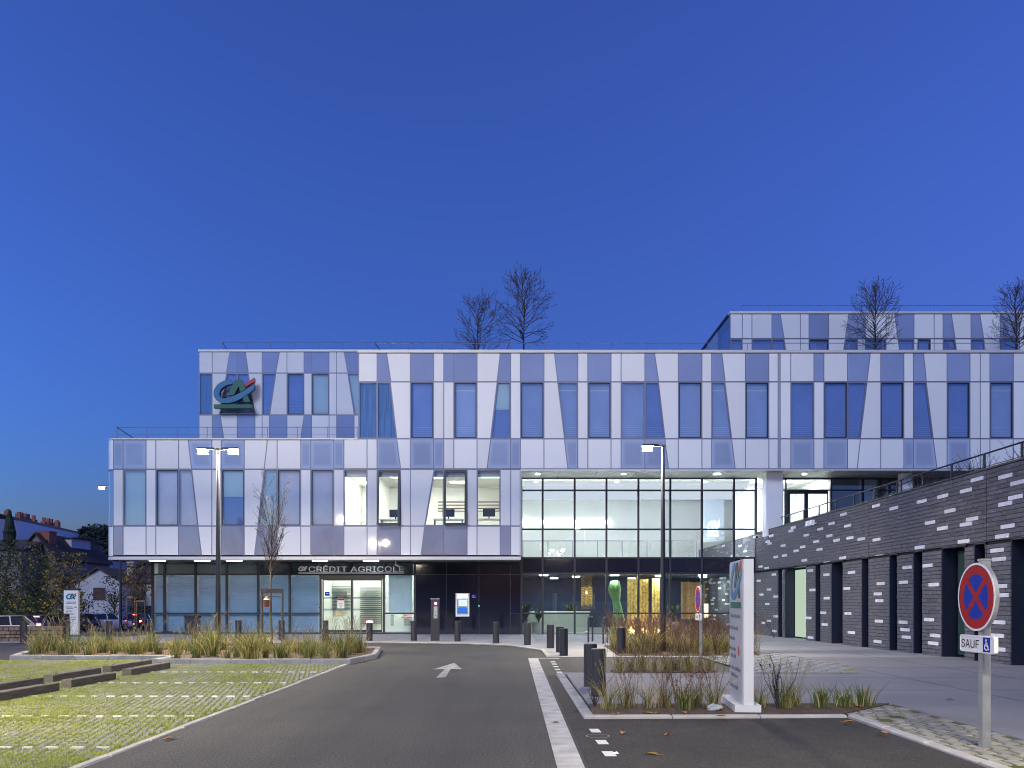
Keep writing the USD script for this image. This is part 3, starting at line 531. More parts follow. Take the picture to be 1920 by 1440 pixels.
# rounded left corner
def arc_panel(zb, zt, mat, name, y_in=0.0, u0=212, rad=1.15, n=7, a0=0, a1=90):
    cx, cy = X(u0, YF), YF + rad; mb = MB(); vs = []; r_ = rad - y_in
    for i in range(n + 1):
        a = math.radians(a0 + (a1 - a0) * i / n); vs.append((cx - r_ * math.sin(a) * .45, cy - r_ * math.cos(a)))
    for i in range(n):
        p, q_ = vs[i], vs[i + 1]; mb.add([(*p, zb), (*q_, zb), (*q_, zt), (*p, zt)], [(0, 2, 1), (0, 3, 2)])
    return part(name, mb, mat, bank)
for vt, vb, mt, nm in ((825, 880, 'white_panel', 'corner_panel'), (881, 986, 'glass', 'corner_window'), (987, 1042, 'white_panel', 'corner_panel')): arc_panel(Z(vb, YF), Z(vt, YF), m[mt], nm)
arc_panel(Z(986, YF), Z(881, YF), m['blind_dark'], 'corner_blind', .12)
for vt, vb, nm in ((821.6, 824.2, 'coping'), (879.8, 881.2, 'transom'), (985.8, 987, 'transom'), (1043.7, 1049.5, 'sill_trim')): arc_panel(Z(vb, YF), Z(vt, YF), m['alu_light'] if nm != 'transom' else m['joint'], nm, -.03)
xL = X(212, YF) - 1.15 * .45
# side and rear walls, roofs, soffits
zA, zAb, zB, zBb, zC, zD = Z(657.5, YF), Z(880.5, YF), Z(822, YF), Z(1045, YF), Z(656.5, YC), Z(585, YD)
xA0, xA1, xB1 = X(672.5, YF), X(2150, YF), X(976, YF)
part('side_wall', MB().box(xL - .02, xL + .2, YF + 1.2, 58, zBb, zB - .06), m['white_panel'], bank)
part('side_wall', MB().box(xA0 - .02, xA0 + .1, YF + .2, 58, zB, zA - .06), m['white_panel'], bank)
part('roof', MB().box(xL + .2, xA0 - .03, YF + .36, 51.1, zB - .5, zB - .1), m['roof'], bank)
part('roof', MB().box(xA0 + .1, xA1, YF + .36, 58, zA - .5, zA - .1), m['roof'], bank)
part('roof', MB().box(X(374, YC) + .1, X(985, YC), YC + .36, 60, zC - .5, zC - .1), m['roof'], bank)
part('roof', MB().box(X(1372, YD), X(2010, YD), YD + .36, 70, zD - .5, zD - .1), m['roof'], bank)
part('rear_wall', MB().box(xL, xA1, 58, 58.3, 0, zA - .1), m['white_panel'], bank)
part('rear_wall', MB().box(X(374, YC), X(985, YC), 60, 60.3, zA - .4, zC - .1), m['white_panel'], bank)
part('side_wall', MB().box(X(720, YC), X(985, YC), YC + .03, YC + .3, zA, zC - .14), m['white_panel'], bank)
xd = X(1369.5, YD)
dy = YD + .02
for i in range(9):
    y1 = dy + 2.6; sidem = m['glass'] if i % 3 != 1 else m['grey_panel']
    part('side_panel', MB().add([(xd - .01, y1 - .04, zA - .4), (xd - .01, dy + .04, zA - .4), (xd - .01, dy + .04, zD - .1), (xd - .01, y1 - .04, zD - .1)], [(0, 1, 2), (0, 2, 3)]), sidem, bank)
    part('mullion', MB().box(xd - .005, xd + .1, y1 - .05, y1 + .05, zA - .4, zD - .1), m['joint'], bank); dy = y1
part('side_blind', MB().box(xd + .15, xd + .2, YD + .25, 68, zA - .4, zD - .15), m['blind_dark'], bank)
part('coping', MB().box(xd - .06, xd + .3, YD + .36, 68.2, zD - .1, zD + .02), m['frame'], bank)
# soffits with downlights
def soffit(x0, x1, z, n):
    w = (x1 - x0) / n
    for i in range(n): part('soffit_panel', MB().box(x0 + i * w + .012, x0 + (i + 1) * w - .012, YF + .26, YG + .25, z, z + .04), m['soffit'], bank)
    part('soffit_core', MB().box(x0, x1, YF + .2, YG + .3, z + .045, z + .10), m['joint'], bank)
soffit(xB1 + .02, X(2150, YF), Z(882, YF) + .02, 16); soffit(xL + .2, xB1 - .02, Z(1049, YF) + .02, 14)
def downlight(x, y, z, mat, r=.09): part('downlight', MB().tm(trimesh.creation.cylinder(r, .02, sections=14, transform=trimesh.transformations.translation_matrix((x, y, z)))), mat, bank)
for x in (9.55, 5.2, 1.2, 13.6): downlight(x, 39.7, Z(882, YF) + .005, e['down'], .16 if x == 9.55 else .10)
for x in (-16.6, -14.5, -9.0, -13.0, -6.6): part('downlight', MB().box(x - .35, x + .35, 39.9, 40.0, Z(1049, YF) - .005, Z(1049, YF) + .012), e['down'] if x != -9.0 else e['strip'], bank)
part('floor_slab', MB().box(xL + .2, xB1 - .05, YG + .31, 58, 3.8, 4.6), m['joint'], bank)
part('floor_slab', MB().box(xA0, 40, YG + .31, 58, 7.85, 8.9), m['joint'], bank)

# ---- lit office on the first floor
ox0, ox1, oz0, oz1, oy1 = X(636, YF), X(950, YF), 4.62, Z(881.5, YF), 44.5
part('office_floor', MB().box(ox0, ox1, YF + .2, oy1, oz0, oz0 + .05), m['floor_in'], bank)
part('office_ceiling', MB().box(ox0, ox1, YF + .2, oy1, oz1, oz1 + .05), m['ceil_in'], bank)
part('office_wall', MB().box(ox0, ox1, oy1 - .05, oy1, oz0, oz1), m['wall_white'], bank)
for xx in (ox0, X(700, YF) - .1, ox1): part('office_wall', MB().box(xx - .05, xx, YF + .2, oy1, oz0, oz1), m['wall_white'], bank)
for (u, y, w) in ((666, 40.2, .5), (733, 40.4, .3), (806, 40.6, .4), (850, 42.4, .4), (918, 40.4, .4), (770, 42.6, .4), (675, 42.5, .5)): part('ceiling_light', MB().box(X(u, YF) - w, X(u, YF) + w, y - .25, y + .25, oz1 - .03, oz1 - .005), e['ceil'], bank)
for i, vv in enumerate((920, 927, 934, 940)): part('light_strip', MB().box(X(800, YF), X(945, YF), oy1 - .10, oy1 - .055, Z(vv, YF) + .15, Z(vv, YF) + .20), m['wood'] if i % 2 else m['timber'], bank)
for vv in (886, ): part('roller_box', MB().box(ox0 + .1, ox1 - .1, YF + .22, YF + .32, Z(893, YF), oz1 - .01), m['alu'], bank)
def desk(x, y, label):
    d = thing('desk', label, 'desk', (x, y, oz0 + .05))
    part('desk_top', MB().box(-.7, .7, -.35, .35, .70, .73), m['white'], d)
    for s in (-.65, .62): part('leg', MB().box(s, s + .03, -.32, .32, 0, .70), m['dark_steel'], d)
    part('monitor', MB().box(-.28, .28, -.05, -.02, .85, 1.2).box(-.03, .03, -.06, -.03, .73, .9), m['black'], d)
    return d
desk(X(838, YF), 39.5, 'desk with a screen behind the second tilted-open window'); desk(X(735, YF), 39.7, 'desk with a screen behind the first tilted-open window'); desk(X(916, YF), 39.4, 'desk with a screen behind the rightmost lit office window')

# ---- ground floor under the left wing: glazing, blinds, entrance doors, dark panels
us = [286, 308.4, 366.6, 425, 484, 543, 601, 660, 720, 778]
zh, zt1, zt2 = Z(1053.5, YG), Z(1077, YG), Z(1150, YG)
def gbar(name, x0, x1, z0, z1, mat='shopframe', y0=YG - .05, y1=YG + .10): return part(name, MB().box(x0, x1, y0, y1, z0, z1), m[mat], bank)
for u in us: gbar('shop_mullion', X(u, YG) - .045, X(u, YG) + .045, .03, zh)
for a, b in zip(us[:-1], us[1:]):
    x0, x1 = X(a, YG) + .046, X(b, YG) - .046; door = a in (601, 660)
    gbar('shop_transom', x0, x1, zh - .07, zh); gbar('shop_transom', x0, x1, zt1 - .04, zt1 + .04); gbar('shop_transom', x0, x1, .035, .12)
    part('shop_glass', MB().add([(x0, YG, zt1 + .04), (x1, YG, zt1 + .04), (x1, YG, zh - .07), (x0, YG, zh - .07)], [(0, 1, 2), (0, 2, 3)]), m['glass_shop'], bank)
    if not door:
        gbar('shop_transom', x0, x1, zt2 - .035, zt2 + .035)
        for z0, z1 in ((zt2 + .035, zt1 - .04), (.12, zt2 - .035)): part('shop_glass', MB().add([(x0, YG, z0), (x1, YG, z0), (x1, YG, z1), (x0, YG, z1)], [(0, 1, 2), (0, 2, 3)]), m['glass_shop'], bank)
    if a < 600:
        z = zt1 - .10; k = 0
        while z > .16:
            part('blind_slat', MB().hexa([(x0 + .03, YG + .22, z - .085), (x1 - .03, YG + .22, z - .085), (x1 - .03, YG + .225, z - .08), (x0 + .03, YG + .225, z - .08)], [(x0 + .03, YG + .17, z), (x1 - .03, YG + .17, z), (x1 - .03, YG + .175, z + .005), (x0 + .03, YG + .175, z + .005)]), m['slat'], bank); z -= .098; k += 1
zd = Z(1086.6, YG)
gbar('door_head', X(603, YG), X(718, YG), zd, zt1 - .041, 'shopframe', YG - .09, YG + .12)
for u0, u1 in ((607, 658), (661.5, 715)):
    x0, x1 = X(u0, YG), X(u1, YG)
    d_ = part('sliding_door', MB().box(x0 - .06, x0, YG - .03, YG + .03, .13, zd).box(x1, x1 + .05, YG - .03, YG + .03, .13, zd).box(x0, x1, YG - .03, YG + .03, .13, .24).box(x0, x1, YG - .03, YG + .03, zd - .05, zd), m['shopframe'], bank)
    part('pane', MB().add([(x0, YG, .24), (x1, YG, .24), (x1, YG, zd - .05), (x0, YG, zd - .05)], [(0, 1, 2), (0, 2, 3)]), m['glass_clear'], d_)
    for zz in (Z(1121, YG), Z(1143, YG)): part('safety_band', MB().box(x0 + .01, x1 - .01, YG - .012, YG - .008, zz - .045, zz + .045), m['glass_shop'], d_)
# entrance hall behind the doors
hx0, hx1, hz1, hy1 = X(598, YG), X(780, YG), zh + .1, 44.2
part('hall_floor', MB().box(-17.2, hx1, YG + .12, 46, .0, .036), m['floor_in'], bank)
part('hall_wall', MB().box(hx0, hx1, hy1, hy1 + .1, .04, hz1), m['wall_white'], bank); part('hall_wall', MB().box(hx0 - .06, hx0, YG + .12, hy1, .04, hz1), m['wall_white'], bank); part('hall_wall', MB().box(hx1, hx1 + .06, YG + .12, hy1, .04, hz1), m['wall_white'], bank)
part('bulkhead', MB().box(-17.1, X(777, YG), YG + .25, YG + .30, zt1 + .02, zh + .02), MAT('bulkhead', (.17, .235, .225), .7, .05, 2), bank)
part('hall_ceiling', MB().box(-17.2, hx1 + .1, YG + .12, 46, hz1, hz1 + .06), m['ceil_in'], bank)
gbar('shop_side_glazing', -17.27, -17.22, .035, .12, 'shopframe', YG + .1, 43.3); part('shop_glass', MB().add([(-17.25, 43.3, .12), (-17.25, YG + .1, .12), (-17.25, YG + .1, zh), (-17.25, 43.3, zh)], [(0, 1, 2), (0, 2, 3)]), m['glass_shop'], bank)
part('shop_back_wall', MB().box(-17.2, hx0 - .07, 43.2, 43.3, .04, hz1), m['wall_white'], bank)
for u, w in ((630, .8), (690, .8), (750, .6)): part('ceiling_light', MB().box(X(u, YG) - w, X(u, YG) + w, 42.3, 42.6, hz1 - .03, hz1 - .005), e['shop'], bank)
for u in (330, 455, 570): part('ceiling_light', MB().box(X(u, YG) - .5, X(u, YG) + .5, 42.0, 42.12, hz1 - .03, hz1 - .005), e['strip'], bank)
for u0, u1, z0, z1, st_ in ((608, 657, Z(1145, YG) + .05, Z(1095, YG) - .1, .075), (675, 714, Z(1180, YG) + .2, Z(1096, YG) - .1, .10), (732, 738, Z(1176, YG), Z(1153, YG), .10), (757, 772, Z(1176, YG), Z(1153, YG), .10)):
    z = z0
    while z < z1: part('hall_slat', MB().box(X(u0, 43.9), X(u1, 43.9), 43.95, 43.99, z, z + st_ * .5), m['slat_dark'], bank); z += st_
part('frosted_panel', MB().box(X(727, YG), X(771, YG), YG + .35, YG + .37, zt2 + .04, zt1), m['blind_pale'], bank)
# dark cladding with the cash machine
du = [778, 837.5, 898, 956.7, 976]
for a, b in zip(du[:-1], du[1:]):
    x0, x1 = X(a, YG) + (.05 if a == 778 else .012), X(b, YG) - .012
    rows = [(.04, zt1 - .012), (zt1 + .012, zh + .05)] if a < 956 else [(.04, zt2 - .012), (zt2 + .012, zt1 - .012), (zt1 + .012, zh + .05)]
    for z0, z1 in rows: part('dark_panel', MB().box(x0, x1, YG - .03, YG + .05, z0, z1), m['dark_panel'], bank)
part('panel_core', MB().box(X(778, YG) + .05, X(976, YG), YG + .052, YG + .2, .036, zh + .1), m['alu'], bank)
part('plinth', MB().box(X(286, YG), X(976, YG), YG - .06, YG + .11, -.02, .0345), m['shopframe'], bank)

# ---- atrium: two-storey glass wall, white galleries, slab, interior
ax0, ax1 = X(977.5, YG), X(1418.5, YG); az = Z(895, YG)
au = [977.6, 1017.5, 1077.5, 1137, 1196.8, 1256.5, 1315.8, 1375.8, 1417]
av = [895, 919.5, 992.5, 1046, 1075, 1150, 1189.5]
zs = [Z(v, YG) for v in av]
for u in au: gbar('curtain_mullion', X(u, YG) - .046, X(u, YG) + .046, .036, az, 'shopframe', YG - .06, YG + .09)
for a, b in zip(au[:-1], au[1:]):
    x0, x1 = X(a, YG) + .047, X(b, YG) - .047
    for i, z in enumerate(zs):
        h = .08 if i == 0 else .036; gbar('curtain_transom', x0, x1, max(z - h, .037), z + h, 'shopframe', YG - .05, YG + .08)
    for i in range(6):
        z0, z1 = zs[i + 1] + .036, zs[i] - .036
        q4 = [(x0, YG, z0), (x1, YG, z0), (x1, YG, z1), (x0, YG, z1)]
        if i == 3: part('slab_panel', MB().box(x0, x1, YG - .02, YG + .03, z0, z1), m['dark_panel'], bank)
        else: part('curtain_glass', MB().add(q4, [(0, 1, 2), (0, 2, 3)]), m['glass_hall'] if i < 3 else m['glass_shop'], bank)
s0, s1 = zs[4], zs[3]
AB = 51.5      # depth of the atrium's back wall
part('gallery_slab', MB().box(ax0 - .3, 15, YG + .12, AB, s0 + .04, s1 - .05), m['wall_white'], bank)
part('gallery_wall', MB().box(ax0 - .5, 15, AB, AB + .2, s1 - .05, az + .2), m['wall_white'], bank)
part('gallery_wall', MB().box(ax0 - .2, ax0 - .03, YG + .12, AB, s1, az + .2), m['wall_white'], bank)
part('gallery_ceiling', MB().box(ax0 - .3, 24, YG + .12, AB, az + .12, az + .2), m['ceil_in'], bank)
for i in range(9): part('ceiling_light', MB().box(ax0 + .5 + i * 1.3, ax0 + 1.3 + i * 1.3, 41.45, 41.75, az + .08, az + .11), e['hall'], bank)
for i in range(9): part('ceiling_light', MB().box(ax0 + .5 + i * 1.3, ax0 + 1.3 + i * 1.3, 42.0, 42.2, az + .09, az + .115), e['hall'], bank)
part('light_strip', MB().box(ax0, 6.0, AB - .08, AB - .01, Z(981, AB), Z(977, AB)), e['strip'], bank)
part('luminous_ceiling', MB().box(ax0 + .2, 14.5, 43.2, 50.8, az + .085, az + .11), EMIT('luminous_ceiling', (.90, .93, 1.0), .05), bank)  # glowing sheet added under the ceiling to brighten the gallery
gr = thing('gallery_railing', 'glass and steel balustrade along the bright upper gallery inside the atrium', 'railing')
part('handrail', MB().box(ax0, 9.4, 44.0, 44.05, s1 + 1.0, s1 + 1.05), m['rail'], gr)
part('glass_panel', MB().add([(ax0, 44.02, s1), (9.4, 44.02, s1), (9.4, 44.02, s1 + .98), (ax0, 44.02, s1 + .98)], [(0, 1, 2), (0, 2, 3)]), m['glass_clear'], gr)
for i in range(8): part('post', MB().box(ax0 + .1 + i * 1.28, ax0 + .14 + i * 1.28, 44.0, 44.05, s1 - .04, s1 + 1.0), m['rail'], gr)
part('ground_ceiling', MB().box(ax0 - .3, 15, YG + .12, AB, s0 - .02, s0 + .035), m['wall_navy'], bank)
part('atrium_floor', MB().box(ax0 - .3, 14.5, YG + .12, 56, -.01, .036), m['floor_in'], bank)
part('atrium_back_wall', MB().box(ax0 - .5, 15, AB, AB + .2, 0.04, s1 - .06), m['wall_navy'], bank)
part('atrium_side_wall', MB().box(ax0 - .2, ax0 - .03, YG + .12, AB, .04, s0), m['wall_navy'], bank)
for (x, y) in ((1.6, 43), (3.4, 45.5), (5.2, 43.2), (7.6, 44), (9.6, 43), (10.4, 46.5), (6.8, 48.5), (2.4, 48.5)): downlight(x, y, s0 - .04, e['down_in'], .2)
# interior furnishings
rd = thing('reception_desk', 'long pale green reception desk inside the left part of the atrium', 'desk', (2.4, 44.2, .04))
part('front_panel', MB().box(-1.6, 1.6, -.04, .0, 0, 1.0), m['pot'], rd); part('desk_top', MB().box(-1.65, 1.65, -.1, .6, 1.0, 1.05), m['white'], rd)
gc = thing('green_sculpture', 'tall wavy pale green sculpture standing inside the atrium', 'sculpture', (X(1156, 43.4), 43.4, .04))
pr = [(.0, 0), (.42, .01), (.36, .18), (.24, .38), (.33, .62), (.26, .95), (.22, 1.3), (.20, 1.6), (.30, 1.95), (.34, 2.2), (.28, 2.45), (.24, 2.6), (0, 2.62)]
t_ = lathe(pr, 18); t_.vertices[:, 0] += .10 * np.sin(t_.vertices[:, 2] * 2.1); part('body', MB().tm(t_), m['green'], gc, smooth=40); part('base', MB().tm(trimesh.creation.cylinder(.4, .03, sections=18)), m['white'], gc)
for i, (u0, u1, y) in enumerate(((1176, 1195, 44.2), (1199, 1216, 45.0), (1222, 1237, 44.4))):
    gs = thing('gold_screen', ['left gold hammered-metal screen glowing inside the atrium', 'middle gold hammered-metal screen glowing inside the atrium', 'right gold hammered-metal screen glowing inside the atrium'][i], 'screen', (X((u0 + u1) / 2, y), y, .04), group='gold screens in the atrium')
    w = (X(u1, y) - X(u0, y)) / 2; nz_ = 26
    for k in range(3):
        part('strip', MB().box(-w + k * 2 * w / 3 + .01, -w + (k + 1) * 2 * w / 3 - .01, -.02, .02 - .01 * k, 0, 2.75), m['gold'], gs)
    part('foot', MB().box(-w, w, -.15, .15, 0, .03), m['dark_steel'], gs)
    part('spot', MB().box(-.12, .12, -.42, -.36, .03, .10), e['warm'], gs)
bc = thing('bead_chandelier', 'hanging cluster of gold beads on threads inside the atrium', 'chandelier', (X(1100, 44.5), 44.5, 0))
rr = random.Random(3)
for k in range(11):
    x, y = (k - 5) * .055, rr.uniform(-.15, .15); mb = MB().box(x - .004, x + .004, y - .004, y + .004, 1.2, s0)
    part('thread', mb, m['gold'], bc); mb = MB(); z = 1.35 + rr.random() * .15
    while z < 2.35: mb.box(x - .024, x + .024, y - .02, y + .02, z, z + .05); z += .085
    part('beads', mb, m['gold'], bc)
part('bulb', MB().tm(trimesh.creation.icosphere(1, .09)).box(-.01, .01, -.01, .01, 2.0, 2.1), e['warm'], bc)
wp = thing('wooden_niche', 'warm wooden wall niche at the back of the atrium beside the slate wall', 'niche', (X(1300, 46), 46, .04))
part('back', MB().box(-.55, .55, .2, .25, .7, 2.5), m['wood'], wp); part('frame', MB().box(-.62, -.55, 0, .25, .6, 2.6).box(.55, .62, 0, .25, .6, 2.6).box(-.55, .55, 0, .25, 2.5, 2.6).box(-.55, .55, 0, .25, .6, .7), m['wood'], wp)
fl = thing('floor_lamp', 'slim lit floor lamp inside the atrium in front of the slate wall', 'lamp', (X(1324, 43), 43, .04))
part('shade', MB().box(-.09, .09, -.09, .09, .75, 1.45), EMIT('lamp_shade', (1, .8, .5), .12), fl); part('post', MB().box(-.02, .02, -.02, .02, 0, .75).box(-.15, .15, -.15, .15, 0, .02), m['dark_steel'], fl)
def pot_plant(x, y, h, seed, label):
    p = thing('potted_plant', label, 'plant', (x, y, .04)); r = random.Random(seed)
    part('pot', MB().tm(lathe([(0, 0), (.26, 0), (.36, .5), (.32, .5), (.30, .42), (0, .42)], 14)), m['pot'], p)
    mb = MB()
    for _ in range(90):
        a, ln = r.random() * 6.28, h * r.uniform(.5, 1); lean = r.uniform(.15, .6) * ln; dx, dy = math.cos(a), math.sin(a); w = .03
        pts = [(dx * lean * t * t, dy * lean * t * t, .42 + ln * t * (1 - .25 * t * t)) for t in (0, .4, .75, 1)]
        mb.add([(x_ - dy * w_, y_ + dx * w_, z_) for (x_, y_, z_), w_ in zip(pts, (w * .5, w, w * .8, .003))] + [(x_ + dy * w_, y_ - dx * w_, z_) for (x_, y_, z_), w_ in zip(pts, (w * .5, w, w * .8, .003))], [t for i in range(3) for t in ((i, i + 1, 5 + i), (i, 5 + i, 4 + i))])
    part('foliage', mb, m['leaf_green'], p); return p
pot_plant(X(985, 42.4), 42.4, 1.5, 1, 'bushy indoor plant in a pale pot behind the leftmost atrium pane'); pot_plant(X(1010, 43.2), 43.2, 1.1, 2, 'lower indoor plant right of the bushy one in the atrium'); pot_plant(X(1070, 46), 46, 1.4, 4, 'indoor plant at the back of the atrium behind the reception desk'); pot_plant(X(1262, 44), 44, 1.5, 6, 'indoor plant beside the right gold screen in the atrium')
# reflection of an emblem, built as a glowing shape + logo helper
def logo_shapes():
    s = lambda p: Polygon([((x - 270) / 443.0, (810 - y) / 443.0) for x, y in p]).buffer(0)
    import scipy.interpolate as si_
    def sp(p):
        t, u = si_.splprep(np.array(p, float).T, s=0, k=3)[0:2]; return [tuple(q_) for q_ in np.array(si_.splev(np.linspace(0, 1, 40), t)).T]
    outer = sp([(452, 497), (370, 515), (300, 568), (270, 640), (285, 700), (330, 740), (400, 753), (480, 741), (560, 708), (640, 655), (712, 592)])
    inner = sp([(712, 540), (640, 592), (560, 640), (470, 682), (400, 700), (352, 692), (333, 660), (345, 610), (385, 572), (430, 552), (478, 546)])
    C = s(outer + inner)
    a1 = s([(418, 668), (490, 668), (566, 525), (503, 503)]); a2 = s([(503, 503), (575, 500), (606, 560), (664, 738), (602, 742), (540, 560)])
    Aa = unary_union([a1, a2]).difference(C.buffer(.012)); red = s([(603, 545), (712, 477), (712, 522), (625, 572)]); bar = s([(274, 766), (684, 766), (684, 808), (274, 808)])
    return C, Aa, red, bar
LOGO = logo_shapes()
def logo(parent, x, z, size, y0, y1, mats, ax='front', sx_=1.0, bar=True):
    for sh, mt, nm in zip(LOGO, mats, ('swoosh', 'letter', 'stroke', 'bar')):
        if nm == 'bar' and not bar: continue
        from shapely import affinity
        P = affinity.affine_transform(sh, [size * sx_, 0, 0, size, x, z]); mb = MB().front(P, y0, y1)
        if ax == 'side':      # facing -x: local x runs along -y ... turn the drawing by 90 degrees
            v, f = mb.mesh(); mb = MB().add(np.column_stack([v[:, 1], -v[:, 0], v[:, 2]]), f)
        part(nm, mb, mt, parent)
nl = thing('neon_emblem', 'emblem reflection built as a glowing white shape, upper right of the atrium', 'reflection', (X(1326, 47), 47, 0))
logo(nl, 0, Z(1006, 47), 1.25, -.02, .02, [e['emblem_glow']] * 4, sx_=.55)
part('backing', MB().box(-.25, .95, .05, .1, Z(1016, 47), Z(935, 47)), MAT('reflection_backing', (.45, .5, .55), .6), nl)

# ---- glazing above the slate wing, column
cb = thing('concrete_column', 'square pale column carrying the overhang above the slate wall', 'column', (X(1448.5, 39.4), 39.4, 0))
part('shaft', MB().box(-.38, .38, -.3, .3, 4.6, Z(882, YF) + .01), m['white_panel'], cb); part('shadow_gap', MB().box(-.33, .33, -.25, .25, 4.5, 4.6), m['joint'], cb)
cb2 = thing('concrete_column', 'second pale column under the overhang, farther right behind the terrace rail', 'column', (X(1697, 39.6), 39.6, 0))
part('shaft', MB().box(-.22, .22, -.25, .25, 4.6, Z(882, YF) + .01), m['white_panel'], cb2); part('shadow_gap', MB().box(-.18, .18, -.2, .2, 4.5, 4.6), m['joint'], cb2)
ru = [1466, 1473, 1558, 1618, 1650, 1668, 1690, 1716, 1760, 1800, 1850]; zr0, zr1, zr2 = 4.8, Z(896, YG), Z(919, YG)
for i, u in enumerate(ru): gbar('terrace_mullion', X(u, YG) - .04, X(u, YG) + .04, zr0, zr1)
for i, (a, b) in enumerate(zip(ru[:-1], ru[1:])):
    x0, x1 = X(a, YG) + .041, X(b, YG) - .041
    gbar('terrace_transom', x0, x1, zr1 - .08, zr1); gbar('terrace_transom', x0, x1, zr2 - .03, zr2 + .03)
    part('terrace_glass', MB().add([(x0, YG, zr2 + .03), (x1, YG, zr2 + .03), (x1, YG, zr1 - .08), (x0, YG, zr1 - .08)], [(0, 1, 2), (0, 2, 3)]), m['glass_clear'] if i < 2 else m['glass'], bank)
    if i != 1: part('terrace_glass', MB().add([(x0, YG, zr0), (x1, YG, zr0), (x1, YG, zr2 - .03), (x0, YG, zr2 - .03)], [(0, 1, 2), (0, 2, 3)]), m['glass_clear'] if i < 2 else m['glass'], bank)
    if i >= 2: part('terrace_blind', MB().add([(x0, YG + .5, zr0), (x1, YG + .5, zr0), (x1, YG + .5, zr1), (x0, YG + .5, zr1)], [(0, 1, 2), (0, 2, 3)]), m[('wall_navy', 'blind_pale', 'blind_dark')[(0, 1, 2, 0, 1, 0, 2, 0)[i - 2]]], bank)
for u0, u1 in ((1480.6, 1508), (1515, 1550.5)):
    x0, x1, z1 = X(u0, YG), X(u1, YG), Z(926, YG)
    d_ = part('terrace_door', MB().box(x0 - .13, x0, YG - .05, YG + .05, zr0, zr2 - .031).box(x1, x1 + .04, YG - .05, YG + .05, zr0, zr2 - .031).box(x0, x1, YG - .05, YG + .05, z1, zr2 - .031).box(x0, x1, YG - .05, YG + .05, zr0, zr0 + .2), m['shopframe'], bank)
    part('pane', MB().add([(x0, YG, zr0 + .2), (x1, YG, zr0 + .2), (x1, YG, z1), (x0, YG, z1)], [(0, 1, 2), (0, 2, 3)]), m['glass_clear'], d_)
part('terrace_room_wall', MB().box(11.9, 15.3, 46, 46.1, 4.7, az + .1), m['wall_white'], bank); part('terrace_room_wall', MB().box(15.3, 15.4, YG + .15, 46.1, 4.7, az + .1), m['wall_white'], bank)
part('terrace_room_floor', MB().box(11.9, 15.3, YG + .15, 46, 4.65, 4.7), m['floor_in'], bank)
for x in (12.6, 14.2): part('ceiling_light', MB().box(x - .5, x + .5, 43, 43.4, az + .07, az + .1), e['hall'], bank)

# ------------------------------------------------------------------ slate wing on the right
def WX(Y): return 13.34 - .04 * Y
def WS(Y): return 1.0 + .05 * (41 - Y) / 20.0
WT = 4.87
def YW(u): t = (u - 960.0) / FPX; return 13.34 / (t + .04)
wing = thing('slate_wing', 'low curved-edge annexe clad in dark slate bricks with scattered white ones', 'building')
opens = []
for u0, u1, kind in ((1459, 1467, 'slot'), (1472, 1512, 'door'), (1529, 1539, 'slot'), (1559, 1581, 'door'), (1616, 1629, 'slot'), (1668, 1683, 'slot'), (1713, 1730, 'slot'), (1766, 1810, 'door'), (1827, 1848, 'slot'), (1896, 1965, 'door')):
    opens.append((YW(u1), YW(u0), kind, u0))
OH = 3.05
def wq(Y0, Y1, z0, z1, d0, d1):
    """a block on the wing's face: along Y0..Y1, heights z0..z1 (before the slope factor), from d0 in front (negative) to d1 behind the face"""
    P = lambda Y, z, d: (WX(Y) + d, Y, z * WS(Y))
    return MB().hexa([P(Y1, z0, d1), P(Y0, z0, d1), P(Y0, z1, d1), P(Y1, z1, d1)], [P(Y1, z0, d0), P(Y0, z0, d0), P(Y0, z1, d0), P(Y1, z1, d0)])
YEND, YBACK = 5.0, 56.0
os_ = sorted(opens)
y = YEND
for (a, b, k, u0) in os_:
    part('wall', wq(y, a, 0, OH, .05, .45), m['mortar'], wing); y = b
part('wall', wq(y, YBACK, 0, OH, .05, .45), m['mortar'], wing)
part('wall', wq(YEND, YBACK, OH, WT - .02, .05, .45), m['mortar'], wing)
part('parapet_cap', wq(YEND, 40.9, WT - .018, WT + .03, -.03, .5), m['dark_steel'], wing)
part('roof', MB().hexa([(WX(YEND) + .46, YEND, 4.2), (40, YEND, 4.2), (40, YG - .1, 4.2), (WX(YG) + .46, YG - .1, 4.2)], [(WX(YEND) + .46, YEND, 4.62), (40, YEND, 4.62), (40, YG - .1, 4.62), (WX(YG) + .46, YG - .1, 4.62)]), m['roof'], wing)
part('side_wall', MB().box(WX(YEND) + .4, 40, YEND - .1, YEND + .1, 0, 4.8), m['brick'], wing)
for (a, b, k, u0) in os_:
    dp = .45
    o = part('opening', wq(a + .002, b - .002, .03, OH - .002, dp, dp + .04), m['door_dark'], wing)
    part('reveal', wq(a + .002, a + .03, .03, OH - .003, .0, dp), m['door_dark'], o); part('reveal', wq(b - .03, b - .002, .03, OH - .003, .0, dp), m['door_dark'], o); part('lintel', wq(a + .03, b - .03, OH - .04, OH - .004, .0, dp), m['door_dark'], o)
    if k == 'door':
        mid = a + (b - a) * .45
        lit = u0 == 1472
        part('glass_leaf', wq(a + (b - a) * .28, b - .10, .10, OH - .12, dp - .05, dp - .02) if lit else wq(a + .10, b - .10, .10, OH - .12, dp - .05, dp - .02), EMIT('lit_door', (.74, .95, .72), .034) if lit else m['door_green'], o); part('door_leaf', wq(a + .05, a + (b - a) * .26, .08, OH - .1, dp - .06, dp - .02), m['door_dark'], o)
        if lit: part('handle', wq(a + (b - a) * .265, a + (b - a) * .30, .5, 2.5, dp - .16, dp - .10), m['wood'], o)
